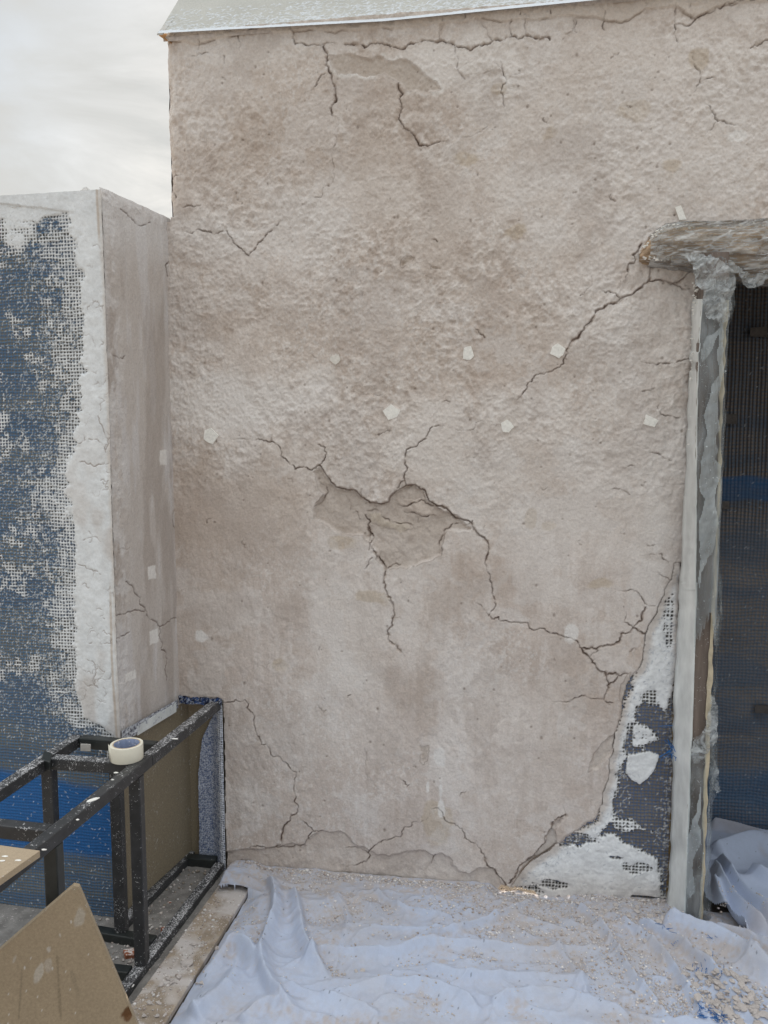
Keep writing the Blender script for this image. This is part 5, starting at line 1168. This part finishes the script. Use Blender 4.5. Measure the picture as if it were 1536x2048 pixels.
for (x, y, r_) in [(1400, 1965, .017), (1452, 1985, .018), (1480, 1972, .02), (1500, 2010, .02), (1470, 2018, .014), (1395, 2025, .016), (1430, 2035, .014), (1525, 2035, .018)]:
    chunk(x, y, r_, k, 'large flat plaster chunk in the heap at the lower right corner', 'large chunks in the corner heap'); k += 1
for (x, y, r_) in [(1420, 1950, .010), (1415, 1990, .013)]:
    pass
for _ in range(26):
    t_ = rng.random(); chunk(275 + t_ * 95 + rng.normal() * 10 + 20, 2020 - t_ * 130 + rng.normal() * 10, rng.uniform(.004, .011), k, 'small plaster chunk lying on the dusty plank', 'chunks on the plank', z=pz); k += 1
chunk(375, 1930, .022, k, 'biggest flat plaster chunk on the plank', None, z=pz)
for (x, y, r_, lab) in [(432, 1890, .012, 'plaster chunk on the cloth just right of the plank, nearest the wall'), (405, 1965, .011, 'plaster chunk against the right edge of the plank'), (395, 1962, .009, 'small plaster chunk touching the plank edge, left of its neighbour'),
                       (362, 1990, .009, 'plaster chunk by the near end of the plank'), (725, 1950, .010, 'whitish chunk on the cloth, right one of a lone pair'), (712, 1951, .008, 'small whitish chunk on the cloth, left one of a lone pair'), (746, 1882, .006, 'small chunk alone on the cloth in mid floor'),
                       (922, 1930, .007, 'chunk beside crumbs on the long cloth fold'), (990, 1932, .008, 'oval pale chunk on the long cloth fold'), (1054, 1952, .006, 'round pale chunk in front of the long cloth fold'), (847, 1903, .006, 'small chunk at the end of a cloth fold'), (1110, 1980, .006, 'little chunk between two low folds near the front'),
                       (1165, 1850, .010, 'plaster chunk right of the sunlit gap at the wall foot'), (1290, 1900, .010, 'grey chunk in a fold left of the post')]:
    chunk(x, y, r_, k, lab, None); k += 1
for _ in range(24):
    x = rng.uniform(1150, 1340); chunk(x, 1825 + (x - 1150) * .15 + rng.normal() * 9, rng.uniform(.006, .013), k, 'broken plaster chunk at the foot of the netted patch', 'chunks at the netted patch'); k += 1
# brick pieces inside the frame
for (x, y, a, lab, s_) in [(262, 1905, .5, 'whitened red brick piece inside the frame by the near post', (.05, .03, .018)), (330, 1858, .9, 'brick fragment beside the steel post, farther than the whitened one', (.025, .02, .018)), (338, 1800, .3, 'small orange brick fragment on the floor inside the frame', (.014, .009, .008))]:
    p = onZ(x, y, .02); ca, sa = math.cos(a), math.sin(a); b = []
    for (i, j) in ((-1, -1), (.2, -1.1), (1, -.8), (1.05, .7), (.3, 1.05), (-.9, .95)):
        b.append(np.array([p[0] + (i * ca - j * sa) * s_[0] * .5, p[1] + (i * sa + j * ca) * s_[1] * .5, .006]))
    tag(prism('brick_piece', b, (.002, 0, s_[2]), M_BRICK, None, bevel=.002), lab, 'brick')
# blue net scraps on the cloth
def tuft(px, py, n, ln, lab, up=True, spread=14, r_=.0008):
    global v, f
    v, f = [], []; p0 = onZ(px, py, .03); h0 = floor_h(p0[0], p0[1])
    for k in range(n):
        q = onZ(px + rng.uniform(-1, 1) * spread, py + rng.uniform(-1, 1) * spread * .35, .03); hh_ = floor_h(q[0], q[1]); a = np.array([q[0], q[1], hh_ + .001])
        d = np.array([rng.normal() * .25, rng.normal() * .3, 1]) if up else np.array([rng.normal(), rng.normal() * .6, abs(rng.normal()) * .3]); strand(a, a + d / np.linalg.norm(d) * ln * rng.uniform(.5, 1.2), r_)
    o = poly_obj('netting_scrap', v, f, M_BLUE); tag(o, lab, 'netting scrap')
tuft(1405, 1950, 14, .018, 'row of blue netting bristles sticking up from a cloth fold', True, 22)
tuft(1440, 1968, 10, .014, 'few blue netting bristles at the top of the rubble heap', True, 12)
tuft(1420, 2040, 90, .016, 'tangled blue netting tuft at the bottom edge of the heap', False, 26)
tuft(1352, 1902, 10, .014, 'small blue netting scrap on the broad fold before the post', False, 7)
tuft(1430, 1895, 7, .022, 'thin blue netting strands on the cloth right of the post', False, 6)
tuft(1325, 1872, 16, .026, 'blue netting strands left of the foot of the post', False, 18)
